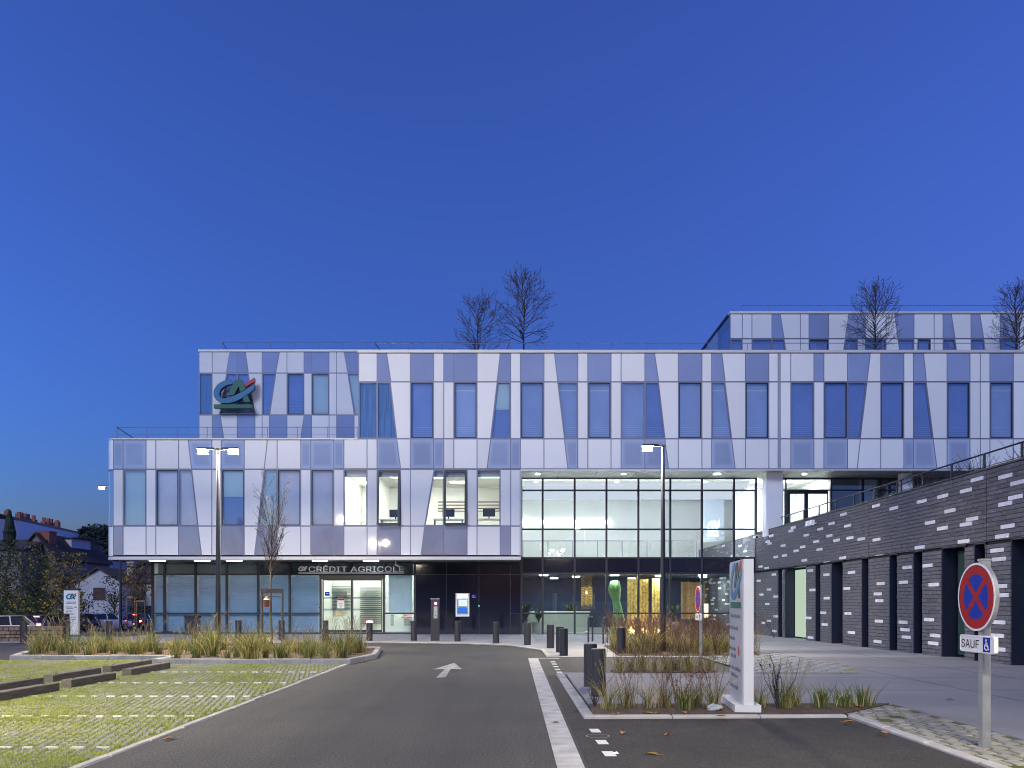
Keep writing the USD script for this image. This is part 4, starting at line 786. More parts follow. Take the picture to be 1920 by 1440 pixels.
# bricks, course by course
CH, BL = .11, .60
Rb = random.Random(11)
pale_px = [(1795,275),(1880,327),(1865,403),(1795,455),(1600,290),(1523,378),(1362,418),(1217,452),(1412,500),(1566,565),(1522,605),(1274,590),(1360,635),(1023,500),(900,478),(674,538),(592,606),(702,602),(512,628),(326,631),(309,655),(173,673),(148,716),(162,732),(416,672),(576,679),(718,697),(626,715),(797,707),(484,720),(256,749),(391,760),(345,790),(508,781),(668,826),(904,711),(920,817),(1202,750),(1507,707),(1812,628),(1773,670),(264,825),(204,835),(402,843),(558,864),(98,888),(142,901),(192,950),(443,922),(556,957),(729,942),(1115,907),(1257,893),(1738,781),(1752,850),(86,997),(158,1047),(457,1050),(697,1042),(932,1002),(1090,993),(1300,1012),(1762,1026),(1770,1096),(105,1086),(203,1102),(558,1115),(912,1083),(922,1136),(145,1158),(532,1206),(705,1210),(205,1236),(431,1246),(157,1270),(118,1287),(543,1297),(920,1270),(1088,1279),(1100,1337),(1268,1255),(194,1349),(445,1378),(728,1359),(910,1406),(1110,1394),(1310,1383),(1295,1412),(1748,1275),(1740,1380),(1748,1452)]
pale = []
for (a, b) in pale_px:
    Yc = YW(1400 + a / 3.692); z = (EYE + (HOR - (820 + b / 3.692)) * Yc / FPX) / WS(Yc); pale.append((Yc, int(round((z - CH / 2) / CH))))
for _ in range(170):
    pale.append((Rb.uniform(42, 55.5), int(Rb.triangular(0, 43, 24))))
rest, near, palec = MB(), [], 0
def holes(z0, z1):
    return [(a, b) for (a, b, k, u) in os_] if z0 < OH - .01 else []
JNT = (YW(1630), YW(1461), YW(1851))
for c in range(int((WT - .03) / CH) + 1):
    z0, z1 = c * CH + .006, min((c + 1) * CH - .006, WT - .022)
    if z1 - z0 < .03: continue
    if z0 < OH < z1: z0 = OH + .002
    segs = [(YEND + .1, YBACK - .1)]
    for (a, b) in holes(z0, z1) + [(j - .012, j + .012) for j in JNT]:
        segs = [s_ for (p, q_) in segs for s_ in ((p, min(q_, a)), (max(p, b), q_)) if s_[1] - s_[0] > .02]
    pl = sorted(yc for (yc, cc) in pale if cc == c)
    off = (c * .37) % 1 * BL
    for (p, q_) in segs:
        cuts = [p] + [y for y in np.arange(math.floor(p / BL) * BL + off, q_, BL) if p + .06 < y < q_ - .06] + [q_]
        for yc in pl:
            if p + .1 < yc < q_ - .1:
                lo, hi = max(p, yc - .285), min(q_, yc + .285)
                cuts = sorted([y for y in cuts if not (lo - .07 < y < hi + .07) or y in (p, q_)] + [lo, hi])
        for (y0, y1) in zip(cuts[:-1], cuts[1:]):
            if y1 - y0 < .015: continue
            is_p = any(abs((y0 + y1) / 2 - yc) < .2 for yc in pl)
            mb = wq(y0 + .004, y1 - .004, z0, z1, -.012 - Rb.random() * .014 if not is_p else -.026, .048)
            if is_p: part('pale_brick', mb, m['brick_pale'], wing)
            elif 20.7 < y0 < 29.5: near.append(mb)
            else: v, f = mb.mesh(); rest.add(v, f)
near.sort(key=lambda b: b.v[0][:, 1].mean())
for i, b in enumerate(near):
    if i < 298: part('brick', b, m['brick'], wing)
    else: v, f = b.mesh(); rest.add(v, f)
part('brickwork', rest, m['brick'], wing, kind='stuff')
print('bricks', len(near), 'pale', used.get((pth(wing), 'pale_brick')))
for (u, v, lab) in ((1427, 1008, 'small white security camera near the far end of the slate wall'), (1532, 981, 'pale double floodlight fixed high on the slate wall')):
    Yc = YW(u); s_ = thing('security_camera' if u == 1427 else 'floodlight', lab, 'camera' if u == 1427 else 'lamp', (WX(Yc) - .03, Yc, Z(v, Yc)))
    part('bracket', MB().tube([(0, 0, 0), (-.18, 0, .02)], .025), m['white'], s_)
    if u == 1427: part('housing', MB().box(-.32, -.18, -.28, .1, -.05, .07), m['white'], s_); part('lens', MB().box(-.30, -.20, -.31, -.281, -.04, .05), m['black'], s_)
    else:
        for k in (-.22, .22): part('head', MB().hexa([(-.34, k - .12, -.10), (-.34, k + .12, -.10), (-.20, k + .12, -.10), (-.20, k - .12, -.10)], [(-.30, k - .12, .10), (-.30, k + .12, .10), (-.18, k + .12, .10), (-.18, k - .12, .10)]), m['white'], s_)

# ------------------------------------------------------------------ rails
def railing(label, P0, P1, h, n, lean_ends=(False, False), r=.016, mat='rail', cable=True):
    """tube handrail from P0 to P1 (feet), n+1 posts; lean_ends: an oblique stay at either end"""
    t = thing('roof_railing', label, 'railing'); P0, P1 = np.array(P0, float), np.array(P1, float); up = np.array([0, 0, h])
    part('handrail', MB().tube([P0 + up, P1 + up], r, 6), m[mat], t)
    if cable: part('cable', MB().tube([P0 + up * .5, P1 + up * .5], .006, 4), m[mat], t)
    for i in range(n + 1): p = P0 + (P1 - P0) * i / n; part('post', MB().tube([p, p + up], r * .9, 6), m[mat], t)
    d = (P1 - P0) / np.linalg.norm(P1 - P0)
    for k, (p, s) in enumerate(((P0, 1), (P1, -1))):
        if lean_ends[k]: part('stay', MB().tube([p + up, p + d * s * lean_ends[k]], r * 1.3, 6), m['dark_steel'], t)
    return t
railing('thin steel railing on the roof edge of the lower left wing', (X(219, 39.2), 39.2, zB - .05), (X(671, 39.2), 39.2, zB - .05), Z(801, 39.2) - zB + .05, 8, (1.05, 0))
railing('steel railing along the front roof edge of the long upper storey, with trees behind', (X(703, 39.3), 39.3, zA - .05), (X(2100, 39.3), 39.3, zA - .05), Z(643.5, 39.3) - zA + .05, 22, (.5, 0))
railing('steel railing on the roof of the set-back block above the emblem', (X(417, 51.8), 51.8, zC - .05), (X(956, 51.8), 51.8, zC - .05), Z(641.5, 51.8) - zC + .05, 12, (.45, .3))
railing('steel railing on the roof of the upper right block', (X(1390, 45.6), 45.6, zD - .02), (X(2000, 45.6), 45.6, zD - .02), Z(573, 45.6) - zD + .02, 12, (0, 0))
tr = thing('terrace_railing', 'dark handrail on posts running along the top of the slate wall', 'railing')
hp = []
for i in range(14):
    Y = 39.6 - i * 1.62
    if Y < 12: break
    x, zb_, zt_ = WX(Y) + .55, 4.62 * 1.0, 5.43 * WS(Y)
    part('post', MB().box(x - .02, x + .02, Y - .035, Y + .035, zb_, zt_), m['dark_steel'], tr); hp.append((x, Y, zt_))
part('handrail', MB().tube(hp, .024, 6), m['dark_steel'], tr)
part('cable', MB().tube([(x, y, z - .36) for x, y, z in hp], .010, 5), m['dark_steel'], tr)
sr = thing('stair_railing', 'dark double handrail of the terrace steps behind the slate wall', 'railing', (0, 0, 0))
pts = [(X(1640, 37), 37.0, Z(921, 37)), (X(1690, 36), 36.0, Z(899, 36)), (X(1712, 35.6), 35.6, Z(890, 35.6))]
part('handrail', MB().tube(pts, .025, 6), m['dark_steel'], sr); part('lower_rail', MB().tube([(x, y, z - .22) for x, y, z in pts], .02, 6), m['dark_steel'], sr)
for x, y, z in pts: part('post', MB().tube([(x, y, 4.62), (x, y, z)], .03, 6), m['dark_steel'], sr)
# grasses on the wing's roof
def grass_mesh(seed, n, h, spread, w, lean=.5, segs=4, droop=.35):
    r = random.Random(seed); mb = MB()
    for _ in range(n):
        a, hh, ww = r.random() * 6.283, h * r.uniform(.45, 1.0), w * r.uniform(.6, 1.2); ra = abs(r.gauss(0, spread)); aa = r.random() * 6.283; ox, oy = math.cos(aa) * ra, math.sin(aa) * ra
        le = hh * lean * r.uniform(.15, 1.1); a = aa + r.gauss(0, .7); dx, dy = math.cos(a), math.sin(a); tw = r.uniform(0, 3.14); qx, qy = math.cos(tw), math.sin(tw); v, f = [], []
        dr = droop * r.random()
        for k in range(segs + 1):
            t = k / segs; wv = ww * (1 - t) ** .6 if k < segs else 0
            c = (ox + dx * le * t ** 1.8, oy + dy * le * t ** 1.8, hh * (t - dr * t ** 3))
            if k < segs: v += [(c[0] - qx * wv, c[1] - qy * wv, c[2]), (c[0] + qx * wv, c[1] + qy * wv, c[2])]
            else: v.append(c)
        for k in range(segs - 1): f += [(2 * k, 2 * k + 1, 2 * k + 3), (2 * k, 2 * k + 3, 2 * k + 2)]
        f.append((2 * segs - 2, 2 * segs - 1, 2 * segs)); mb.add(v, f)
    return mb
def plumes(seed, n, h, spread):
    r = random.Random(seed); mb = MB()
    for _ in range(n):
        a, hh, le = r.random() * 6.283, h * r.uniform(.75, 1.1), r.uniform(.08, .45) * h; dx, dy = math.cos(a), math.sin(a); ox, oy = r.gauss(0, spread), r.gauss(0, spread)
        p = [(ox + dx * le * t ** 1.6, oy + dy * le * t ** 1.6, hh * t - .12 * hh * t ** 4) for t in (0, .3, .6, .85, 1)]; mb.tube(p, [.004, .004, .0035, .003, .002], 3, False)
        for k in range(9):
            t = .72 + .28 * k / 9; c = np.array((ox + dx * le * t ** 1.6, oy + dy * le * t ** 1.6, hh * t - .12 * hh * t ** 4)); e_ = c + np.array([r.gauss(0, .02), r.gauss(0, .02), .03 + .03 * r.random()])
            mb.tube([c, e_], [.004, .001], 3, False)
    return mb
rg = [(X(1900 - i * 14, 24 + (i % 5) * .6), 24 + (i % 5) * .6) for i in range(9)]
for i, (x, y) in enumerate(rg):
    Y = 21.6 + i * .9; xx = WX(Y) + .9 + .3 * (i % 3)
    p = thing('roof_grass', 'wispy grass tuft growing on the roof behind the terrace rail', 'grass', (xx, Y, 4.6), group='grass tufts on the slate wing roof')
    part('stems', plumes(50 + i, 26, 1.15 + .2 * (i % 2), .16), m['twig'], p); part('foliage', grass_mesh(70 + i, 30, .7, .15, .008), m['blade_green'], p)

# ------------------------------------------------------------------ bare trees
def bare_tree(seed, H, th, R_, n1, style='oval', tw=.010, up=1.0, r0=None):
    """trunk and crown meshes: leader, upswept limbs, branchlets, twigs"""
    r = random.Random(seed); r0 = r0 or H * .014; tk, cr = MB(), MB()
    zs_ = np.linspace(0, 1, 9); lead = [(r.gauss(0, .012) * H * z, r.gauss(0, .012) * H * z, H * z) for z in zs_]
    rad = [r0 * (1 - .82 * z) for z in zs_]
    tk.tube(lead[:int(round(9 * max(th / H, .25))) + 1], rad[:int(round(9 * max(th / H, .25))) + 1], 8); k0 = int(round(9 * max(th / H, .25)))
    cr.tube(lead[k0:], [x_ * .9 for x_ in rad[k0:-1]] + [tw * .5], 6)
    at = lambda z: np.array([np.interp(z, zs_ * H, [p[i] for p in lead]) for i in range(3)])
    def limb(p, d, ln, rr, level):
        n = 5 if level < 2 else 3; pts = [np.array(p)]; dd = np.array(d, float)
        for k in range(n):
            dd = dd + np.array([r.gauss(0, .10), r.gauss(0, .10), r.gauss(0, .06) + .09 * up]); dd /= np.linalg.norm(dd); pts.append(pts[-1] + dd * ln / n)
        cr.tube(pts, np.linspace(rr, max(rr * .28, tw * .45), len(pts)), 5 if level == 0 else 3, False)
        if level >= 2: return
        nb = (7 if level == 0 else 4)
        for k in range(nb):
            t = .25 + .75 * (k + r.random()) / nb; i = min(int(t * n), n - 1); q_ = pts[i] + (pts[i + 1] - pts[i]) * (t * n - i); dv = pts[i + 1] - pts[i]; dv /= np.linalg.norm(dv)
            a = r.random() * 6.283; side = np.cross(dv, [math.cos(a), math.sin(a), .3]); side /= np.linalg.norm(side) + 1e-9; ang = r.uniform(.45, .85)
            limb(q_, dv * math.cos(ang) + side * math.sin(ang), ln * r.uniform(.26, .46) * (1.15 - .6 * t), max(rr * .45, tw * .8), level + 1)
    zc, hh_ = th + (H - th) * .50, (H - th) * .56
    for i in range(n1):
        f = (i + .5) / n1; z = th + (H - th) * f * .80; az_ = i * 2.4 + r.gauss(0, .3)
        if style == 'oval':
            tilt = 1.10 - .60 * f + r.gauss(0, .08); d = np.array((math.cos(az_) * math.sin(tilt), math.sin(az_) * math.sin(tilt), math.cos(tilt)))
            q0 = np.array((0, 0, (z - zc) / hh_)); dq = d / np.array((R_, R_, hh_)); A_, B_, C_ = dq @ dq, 2 * q0 @ dq, q0 @ q0 - 1
            ln = max(.3, (-B_ + math.sqrt(max(B_ * B_ - 4 * A_ * C_, .01))) / (2 * A_)) * r.uniform(.72, 1.0)
            limb(at(z), d, ln, r0 * .42 * (1 - .55 * f), 0)
        else:
            tilt = .55 - .2 * f
            limb(at(z), (math.cos(az_) * math.sin(tilt), math.sin(az_) * math.sin(tilt), math.cos(tilt)), R_ * (.5 + .6 * f) * r.uniform(.9, 1.2) / .5, r0 * .42 * (1 - .6 * f), 0)
    return tk, cr
def tree(name, label, x, y, z, args, bark='bark', twig='twig', group=None, cat='tree'):
    t = thing(name, label, cat, (x, y, z), group=group); tk, cr = bare_tree(*args[0], **args[1]); part('trunk', tk, m[bark], t, smooth=50); part('crown', cr, m[twig], t); return t
tree('bare_tree', 'smaller left bare tree on the roof of the long upper storey', X(896, 42), 42, zA - .3, ((21, 4.1, .6, 1.5, 44), dict(tw=.009, up=.25, r0=.045)))
tree('bare_tree', 'tall bare tree with a clear trunk on the roof, near the middle of the picture', X(982, 42), 42, zA - .3, ((22, 5.3, 1.6, 1.65, 48), dict(tw=.009, up=.25, r0=.055)))
tree('bare_tree', 'bare tree on the terrace in front of the upper right block, left of the pair', X(1641, 42), 42, zA - .3, ((23, 4.7, 1.3, 1.6, 46), dict(tw=.009, up=.25, r0=.06)))
tree('bare_tree', 'bare tree on the terrace cut by the right edge of the picture', X(1905, 42), 42, zA - .3, ((24, 4.7, 1.35, 1.6, 46), dict(tw=.009, up=.25, r0=.06)))

# ------------------------------------------------------------------ street lamps
def lamp(label, x, y, H, arms, z0=0.0, mat='dark_steel', reach=.36, group=None, head_rz=0, led='lamp'):
    t = thing('street_lamp', label, 'street lamp', (x, y, z0), rz=head_rz, group=group)
    part('pole', MB().tube([(0, 0, 0), (0, 0, 1.2), (0, 0, H - .06)], [.088, .082, .052], 14), m[mat], t, smooth=50); part('base_plate', MB().tm(trimesh.creation.cylinder(.16, .03, sections=16)), m[mat], t)
    part('cap', MB().box(-.05, .05, -.05, .05, H - .08, H), m[mat], t)
    for s in arms:
        part('arm', MB().box(*sorted((s * .05, s * reach * .45)), -.03, .03, H - .06, H - .01), m[mat], t)
        lo = [(s * reach * .4, -.07, H - .05), (s * (reach + .30), -.11, H - .03), (s * (reach + .30), .11, H - .03), (s * reach * .4, .07, H - .05)]
        hi = [(s * reach * .4, -.05, H + .02), (s * (reach + .28), -.09, H + .02), (s * (reach + .28), .09, H + .02), (s * reach * .4, .05, H + .02)]
        if s < 0: lo, hi = lo[::-1], hi[::-1]
        hd_ = part('head', MB().hexa(lo, hi), m[mat], t)
        x0_, x1_ = sorted((s * (reach - .02), s * (reach + .27)))
        ls_ = trimesh.creation.icosphere(2, 1.0); ls_.vertices *= [.17, .12, .085]; ls_.vertices += [(x0_ + x1_) / 2, 0, H - .085]
        part('lens', MB().tm(ls_), e['lens'], hd_)
        part('led_panel', MB().add([(x0_, -.095, H - .175), (x1_, -.095, H - .175), (x1_, .095, H - .175), (x0_, .095, H - .175)], [(0, 2, 1), (0, 3, 2)]), e[led], hd_)
    return t
lamp('two-headed dark street lamp rising from the planted island on the left', X(409, 27.3), 27.3, Z(845, 27.3), (-1, 1), .08, led='lamp_b')
lamp('single-headed dark street lamp near the middle right of the forecourt', X(1243, 26.7), 26.7, Z(836, 26.7), (-1,), .03, led='lamp_b')
lamp('distant street lamp whose head shows left of the building', X(226, 50), 50, Z(911, 50) + 1.0, (-1,), -1.0, reach=1.0)
# lamps of the same kind outside the frame: they light the stalls and are mirrored in the glass
lamp('two-headed dark street lamp outside the frame, lighting the grass stalls', -10.6, 8.6, 6.4, (-1, 1), 0, led='lamp_b')
lamp('two-headed dark street lamp outside the frame behind the viewer, lighting the lane', 4.2, 3.2, 6.4, (-1, 1), 0)
lamp('two-headed dark street lamp far behind the viewer, mirrored in the glass', -12, -22, 6.4, (-1, 1), 0)

# ------------------------------------------------------------------ bollards and terminal pillar
bo = []
def bollard_(label, u, v, lit=False):
    x, y = G(u, v); z = .034 if y > 24.4 or x > 1.2 else .0
    if bo and not lit: b = dup(bo[0], label, (x, y, z)); return b
    b = thing('bollard', label, 'bollard', (x, y, z), group='bollards along the forecourt edge')
    part('post', MB().tm(lathe([(.0, 0), (.125, 0), (.125, .78), (.12, .795), (0, .795)] if not lit else [(0, 0), (.125, 0), (.125, .72), (0, .72)], 22)), m['bollard'], b, smooth=40)
    part('cap', MB().tm(lathe([(0, .795), (.118, .795), (.112, .806), (0, .81)], 22)) if not lit else MB().tm(lathe([(0, .76), (.125, .76), (.12, .80), (0, .81)], 22)), m['bollard_cap'] if not lit else e['red'], b, smooth=40)
    if lit: part('light_ring', MB().tm(lathe([(.0, .72), (.128, .72), (.128, .76), (0, .76)], 22)), e['red'], b)
    if not lit: bo.append(b)
    return b
for lab, u, v in (('nearest charcoal bollard beside the front right planting bed', 1122, 1309), ('second nearest charcoal bollard, half hidden behind the nearest one', 1107, 1290), ('charcoal bollard left of the base of the right street lamp', 1165, 1228.5),
                  ('larger-looking front bollard of the pair at the end of the curved kerb', 1057, 1231.5), ('bollard just behind the front one of the pair at the curved kerb end', 1050, 1225), ('bollard on the curved kerb left of the pair at its end', 1032, 1217),
                  ('bollard in front of the leftmost atrium pane', 989, 1211), ('bollard in front of the right end of the dark cladding', 930, 1207.5), ('bollard below the lit cash machine', 858, 1204), ('bollard at the right end of the entrance glazing, left of the terminal pillar', 776, 1203),
                  ('bollard left of the entrance doors behind the planted island', 610, 1202), ('bollard behind the right stake of the young tree', 528, 1201), ('bollard left of the young tree behind the planted island', 447, 1201), ('bollard at the left corner of the ground floor glazing', 284, 1198),
                  ('bollard standing in front of the small white sign and dark litter bin', 366, 1200), ('bollard among the grasses below the white parked car', 204.8, 1203), ('bollard hidden against the lower left corner of the distant white totem', 125.5, 1203), ('leftmost bollard in front of the stone wall', 44, 1206.5)):
    bollard_(lab, u, v)
bollard_('bollard with a glowing red top in front of the entrance doors', 693, 1203, True)
x, y = G(816, 1203)
tp_ = thing('access_terminal', 'tall slim dark intercom pillar with a red lamp on the forecourt kerb', 'terminal', (x, y, .034))
part('lower_body', MB().box(-.17, .17, -.09, .09, 0, .86), m['bollard'], tp_); part('upper_body', MB().box(-.165, .165, -.08, .10, .86, 1.67), m['dark_steel'], tp_); part('top_plate', MB().box(-.18, .18, -.10, .11, 1.67, 1.70), m['steel'], tp_)
part('face_plate', MB().box(-.05, .10, -.095, -.081, .90, 1.38), m['steel'], tp_); part('red_lamp', MB().tm(trimesh.creation.cylinder(.055, .03, sections=16, transform=trimesh.transformations.rotation_matrix(np.pi / 2, [1, 0, 0]) @ trimesh.transformations.translation_matrix((.025, 1.5, .09)))), e['red'], tp_); part('push_button', MB().box(.0, .03, -.11, -.096, 1.0, 1.03), m['black'], tp_)

# ------------------------------------------------------------------ cash machine, lettering, emblem, notices
ya = YG - .031
cm = thing('cash_machine', 'lit cash machine set in the dark cladding', 'cash machine', (X(867.3, ya), ya, 0))
w = X(880, ya) - X(867.3, ya); za, zb_ = Z(1156, ya), Z(1112, ya)
part('surround', MB().box(-w, -w + .07, -.08, 0, za, zb_).box(w - .07, w, -.08, 0, za, zb_).box(-w + .07, w - .07, -.08, 0, za, za + .10).box(-w + .07, w - .07, -.08, 0, zb_ - .05, zb_), m['white'], cm)
part('lit_header', MB().box(-w + .07, w - .07, -.07, -.02, zb_ - .24, zb_ - .05), EMIT('atm_header', (.75, .95, 1.0), .22), cm)
part('recess', MB().box(-w + .07, w - .07, -.012, 0, za + .10, zb_ - .24), m['steel'], cm); part('screen', MB().box(-w + .14, w - .10, -.03, -.013, za + .50, za + .80), e['screen'], cm); part('keypad_shelf', MB().hexa([(-w + .08, -.09, za + .18), (w - .08, -.09, za + .18), (w - .08, -.013, za + .18), (-w + .08, -.013, za + .18)], [(-w + .10, -.09, za + .22), (w - .10, -.09, za + .22), (w - .10, -.013, za + .42), (-w + .10, -.013, za + .42)]), e['screen_blue'], cm)
for k in range(3): part('slot', MB().box(-.12 + k * .1, -.05 + k * .1, -.035, -.013, za + .44, za + .455), m['black'], cm)
pq_ = thing('blue_plaque', 'small blue plaque on the dark cladding right of the cash machine', 'plaque', (X(889, ya), ya, Z(1118, ya)))
part('plate', MB().box(-.12, .12, -.012, 0, -.08, .08), m['sign_blue'], pq_); part('print', MB().box(-.07, -.02, -.014, -.0121, .0, .035).box(-.08, .08, -.014, -.0121, -.05, -.035), m['sign_white'], pq_)
it = thing('intercom', 'small round intercom on the dark cladding beside the cash machine', 'intercom', (X(898, ya), ya, Z(1136, ya)))
part('plate', MB().box(-.03, .03, -.03, 0, -.04, .04), m['black'], it); part('green_light', MB().box(-.02, .02, -.036, -.031, -.015, .015), e['green_led'], it)
ln_ = thing('wall_sign', 'silver name lettering with emblem and underline over the entrance glazing', 'sign')
yl = YG - .28; zb0, cap = Z(1072.2, yl), Z(1062.2, yl) - Z(1072.2, yl)
txt = meshkit.text_mesh('CRÉDIT AGRICOLE', cap, .06); b_ = txt.bounds; sxw = (X(757, yl) - X(579, yl)) / (b_[1][0] - b_[0][0])
letters = txt.split(only_watertight=False); 
v = np.array(txt.vertices)
comp = trimesh.graph.connected_components(txt.face_adjacency, nodes=np.arange(len(txt.faces)))
groups = sorted(({'f': c_, 'x0': v[txt.faces[c_]].reshape(-1, 3)[:, 0].min(), 'x1': v[txt.faces[c_]].reshape(-1, 3)[:, 0].max()} for c_ in comp), key=lambda g: g['x0'])
merged = []
for g in groups:
    if merged and g['x0'] < merged[-1]['x1'] - 1e-4: merged[-1]['f'] = np.concatenate([merged[-1]['f'], g['f']]); merged[-1]['x1'] = max(merged[-1]['x1'], g['x1'])
    else: merged.append(g)
pale_metal = MAT('letter_metal', (.85, .83, .86), .4)
for g in merged:
    f = txt.faces[g['f']]; idx, inv = np.unique(f, return_inverse=True); vv = v[idx]
    part('letter', MB().add(np.column_stack([X(579, yl) + (vv[:, 0] - b_[0][0]) * sxw, yl + .03 - vv[:, 2], zb0 + vv[:, 1]]), inv.reshape(-1, 3)), pale_metal, ln_)
part('underline', MB().box(X(559.5, yl), X(757, yl), yl - .02, yl + .03, zb0 - .075, zb0 - .035), pale_metal, ln_)
logo(ln_, X(559.5, yl), zb0 - .02, .40, yl - .03, yl + .03, [pale_metal] * 4, bar=False)
for u in (590, 640, 690, 740): part('bracket', MB().box(X(u, yl) - .01, X(u, yl) + .01, yl + .03, YG - .051, zb0 - .06, zb0 - .045), m['dark_steel'], ln_)
em = thing('wall_emblem', 'large blue, green and red emblem mounted on the set-back upper facade', 'sign', (X(407, YC), YC, Z(770, YC)))
sz = X(482.5, YC) - X(407, YC)
logo(em, 0, 0, sz, -.62, -.42, [m['logo_blue'], m['logo_green'], m['logo_red'], m['logo_green']])
back_ = MB()
from shapely import affinity as _af
for sh in LOGO: back_.front(_af.affine_transform(sh.buffer(-.006), [sz, 0, 0, sz, 0, -.01]), -.419, -.30)
part('return', back_, m['logo_side'], em)
for x_ in (.5, 1.2, 1.9): part('bracket', MB().box(x_ - .02, x_ + .02, -.30, .0, .05, .09), m['dark_steel'], em)
def sheet(name, label, u, v, w_, h_, mat, extra=(), y=YG - .045):
    t = thing(name, label, 'notice', (X(u, y), y, Z(v, y))); part('sheet', MB().box(-w_ / 2, w_ / 2, -.006, 0, -h_ / 2, h_ / 2), mat, t)
    for (x0, x1, z0, z1, mt) in extra: part('print', MB().box(x0, x1, -.009, -.0062, z0, z1), mt, t)
sheet('window_notice', 'blue square sticker on the left entrance door', 613.5, 1113.5, .22, .18, m['sign_blue'], [(-.06, .06, .0, .03, m['sign_white'])])
sheet('window_notice', 'white poster with a red heading on the left entrance door', 639, 1131, .33, .50, m['sign_white'], [(-.16, .16, .14, .235, m['sign_red']), (-.1, .08, -.02, .0, m['grey_text']), (-.1, .1, -.1, -.08, m['grey_text']), (-.03, .03, -.2, -.15, m['grey_text'])])
sheet('window_notice', 'small yellow warning sticker low on the left entrance door', 634, 1151, .30, .20, m['yellow'], [(-.08, .08, -.05, .06, m['sign_white']), (-.05, .04, -.02, .03, m['grey_text'])])
sheet('window_notice', 'small pale leaflet near the middle edge of the left entrance door', 654, 1112, .16, .2, m['sign_white'], [(-.05, .05, .03, .07, m['sign_red'])])
nr = thing('neon_sign', 'small orange-lit sign low in the pane right of the entrance', 'sign', (X(757, YG + .2), YG + .2, Z(1158, YG)))
part('tube', MB().box(-.12, .12, -.02, .02, -.03, .03), e['neon_red'], nr); part('cord', MB().tube([(0, 0, .03), (0, 0, .3)], .006, 4), m['black'], nr)
sc = thing('soffit_camera', 'small bullet camera hanging under the soffit over the lettering', 'camera', (X(742, 40), 40, Z(1049, YF)))
part('bracket', MB().tube([(0, 0, 0), (0, 0, -.16)], .03), m['white'], sc); part('body', MB().tube([(-.02, -.05, -.17), (.2, -.16, -.27)], .045, 10), m['white'], sc)
dl = thing('door_button', 'green-lit door button on the left door post', 'button', (X(600, YG), YG - .051, Z(1136, YG))); part('box', MB().box(-.04, .04, -.04, 0, -.09, .09), m['black'], dl); part('light', MB().box(-.02, .02, -.046, -.041, .0, .05), e['green_led'], dl)

# ------------------------------------------------------------------ totems and road signs
def textline(x0, x1, z, h, y0, y1, r):
    mb = MB(); x = x0
    while x < x1:
        w_ = h * r.uniform(.3, .75); hh = h * r.choice((.7, .7, 1.0)); mb.box(x, min(x + w_, x1), y0, y1, z, z + hh); x += w_ + h * .28
    return mb
def side_part(name, mb, mat, par):
    v, f = mb.mesh(); return part(name, MB().add(np.column_stack([v[:, 1], -v[:, 0], v[:, 2]]), f), mat, par)
tt = thing('totem_sign', 'tall white totem with emblem and direction list beside the front planting bed', 'totem', (3.31, 12.3, .045), rz=-.098)
ztop = Z(1048, 12.3) - .045
part('plinth', MB().box(-.10, .27, -.03, 1.36, -.05, .10), m['totem_white'], tt)
part('body', MB().box(.03, .17, .0, 1.25, .10, ztop), m['totem_white'], tt, smooth=False)
part('face_panel', MB().box(.018, .0295, .02, 1.23, .12, ztop - .02), MAT('totem_grey', (.42, .43, .47), .35, .03, 2), tt)
logo(tt, -1.10, ztop - .72, .98, -(-.004) + .006, .0175, [m['logo_blue'], MAT('logo_dark', (.01, .05, .045), .4), m['logo_red'], m['logo_green']], ax='side')
rt = random.Random(8)
side_part('print', textline(-1.1, -.2, ztop - .86, .055, .012, .0175, rt), m['grey_text'], tt)
for i, (zz, x1) in enumerate(((1.16, -.45), (1.0, -.72), (.84, -.62), (.73, -.62), (.55, -.2), (.44, -.45), (.27, -.42))):
    side_part('print', textline(-1.08, x1, zz, .062, .012, .0175, rt), m['grey_text'], tt)
    if i not in (3, 5): side_part('arrow', MB().front(Polygon([(-1.20, zz), (-1.13, zz + .03), (-1.20, zz + .06)]), .012, .0175), m['black'], tt)
side_part('red_mark', MB().front(Polygon([(-.40, .80), (-.34, .78), (-.30, .86), (-.38, .93), (-.44, .88)]), .012, .0175), m['logo_red'], tt)
x, y = G(133.5, 1190)
t2 = thing('totem_sign', 'distant white totem with emblem left of the building beside the parked cars', 'totem', (x, y, 0))
wd = 13.5 * y / FPX; hh = Z(1107, y)
part('body', MB().box(-wd, wd, -.02, .14, 1.02, hh).box(-wd * .18, wd, -.02, .14, .0, 1.02), m['white'], t2); part('cap', MB().box(-wd - .02, wd + .04, -.01, .16, hh, hh + .1), m['dark_steel'], t2)
logo(t2, -wd * .68, hh - .50, wd * 1.42, -.035, -.0205, [m['logo_blue'], m['logo_green'], m['logo_red'], m['logo_green']], bar=False)
for zz, a, b in ((hh - .58, -.6, .7), (hh - .64, -.7, .65), (hh - .82, -.75, .2), (hh - .90, -.6, .3), (hh - 1.02, -.75, .2), (hh - 1.16, -.75, .5), (hh - 1.31, -.75, .7), (hh - 1.41, -.5, .6)):
    part('print', textline(wd * a, wd * b, zz, .045, -.03, -.0205, rt), m['grey_text'], t2)
part('red_mark', MB().box(wd * .45, wd * .8, -.03, -.0205, hh - .83, hh - .79), m['logo_red'], t2)
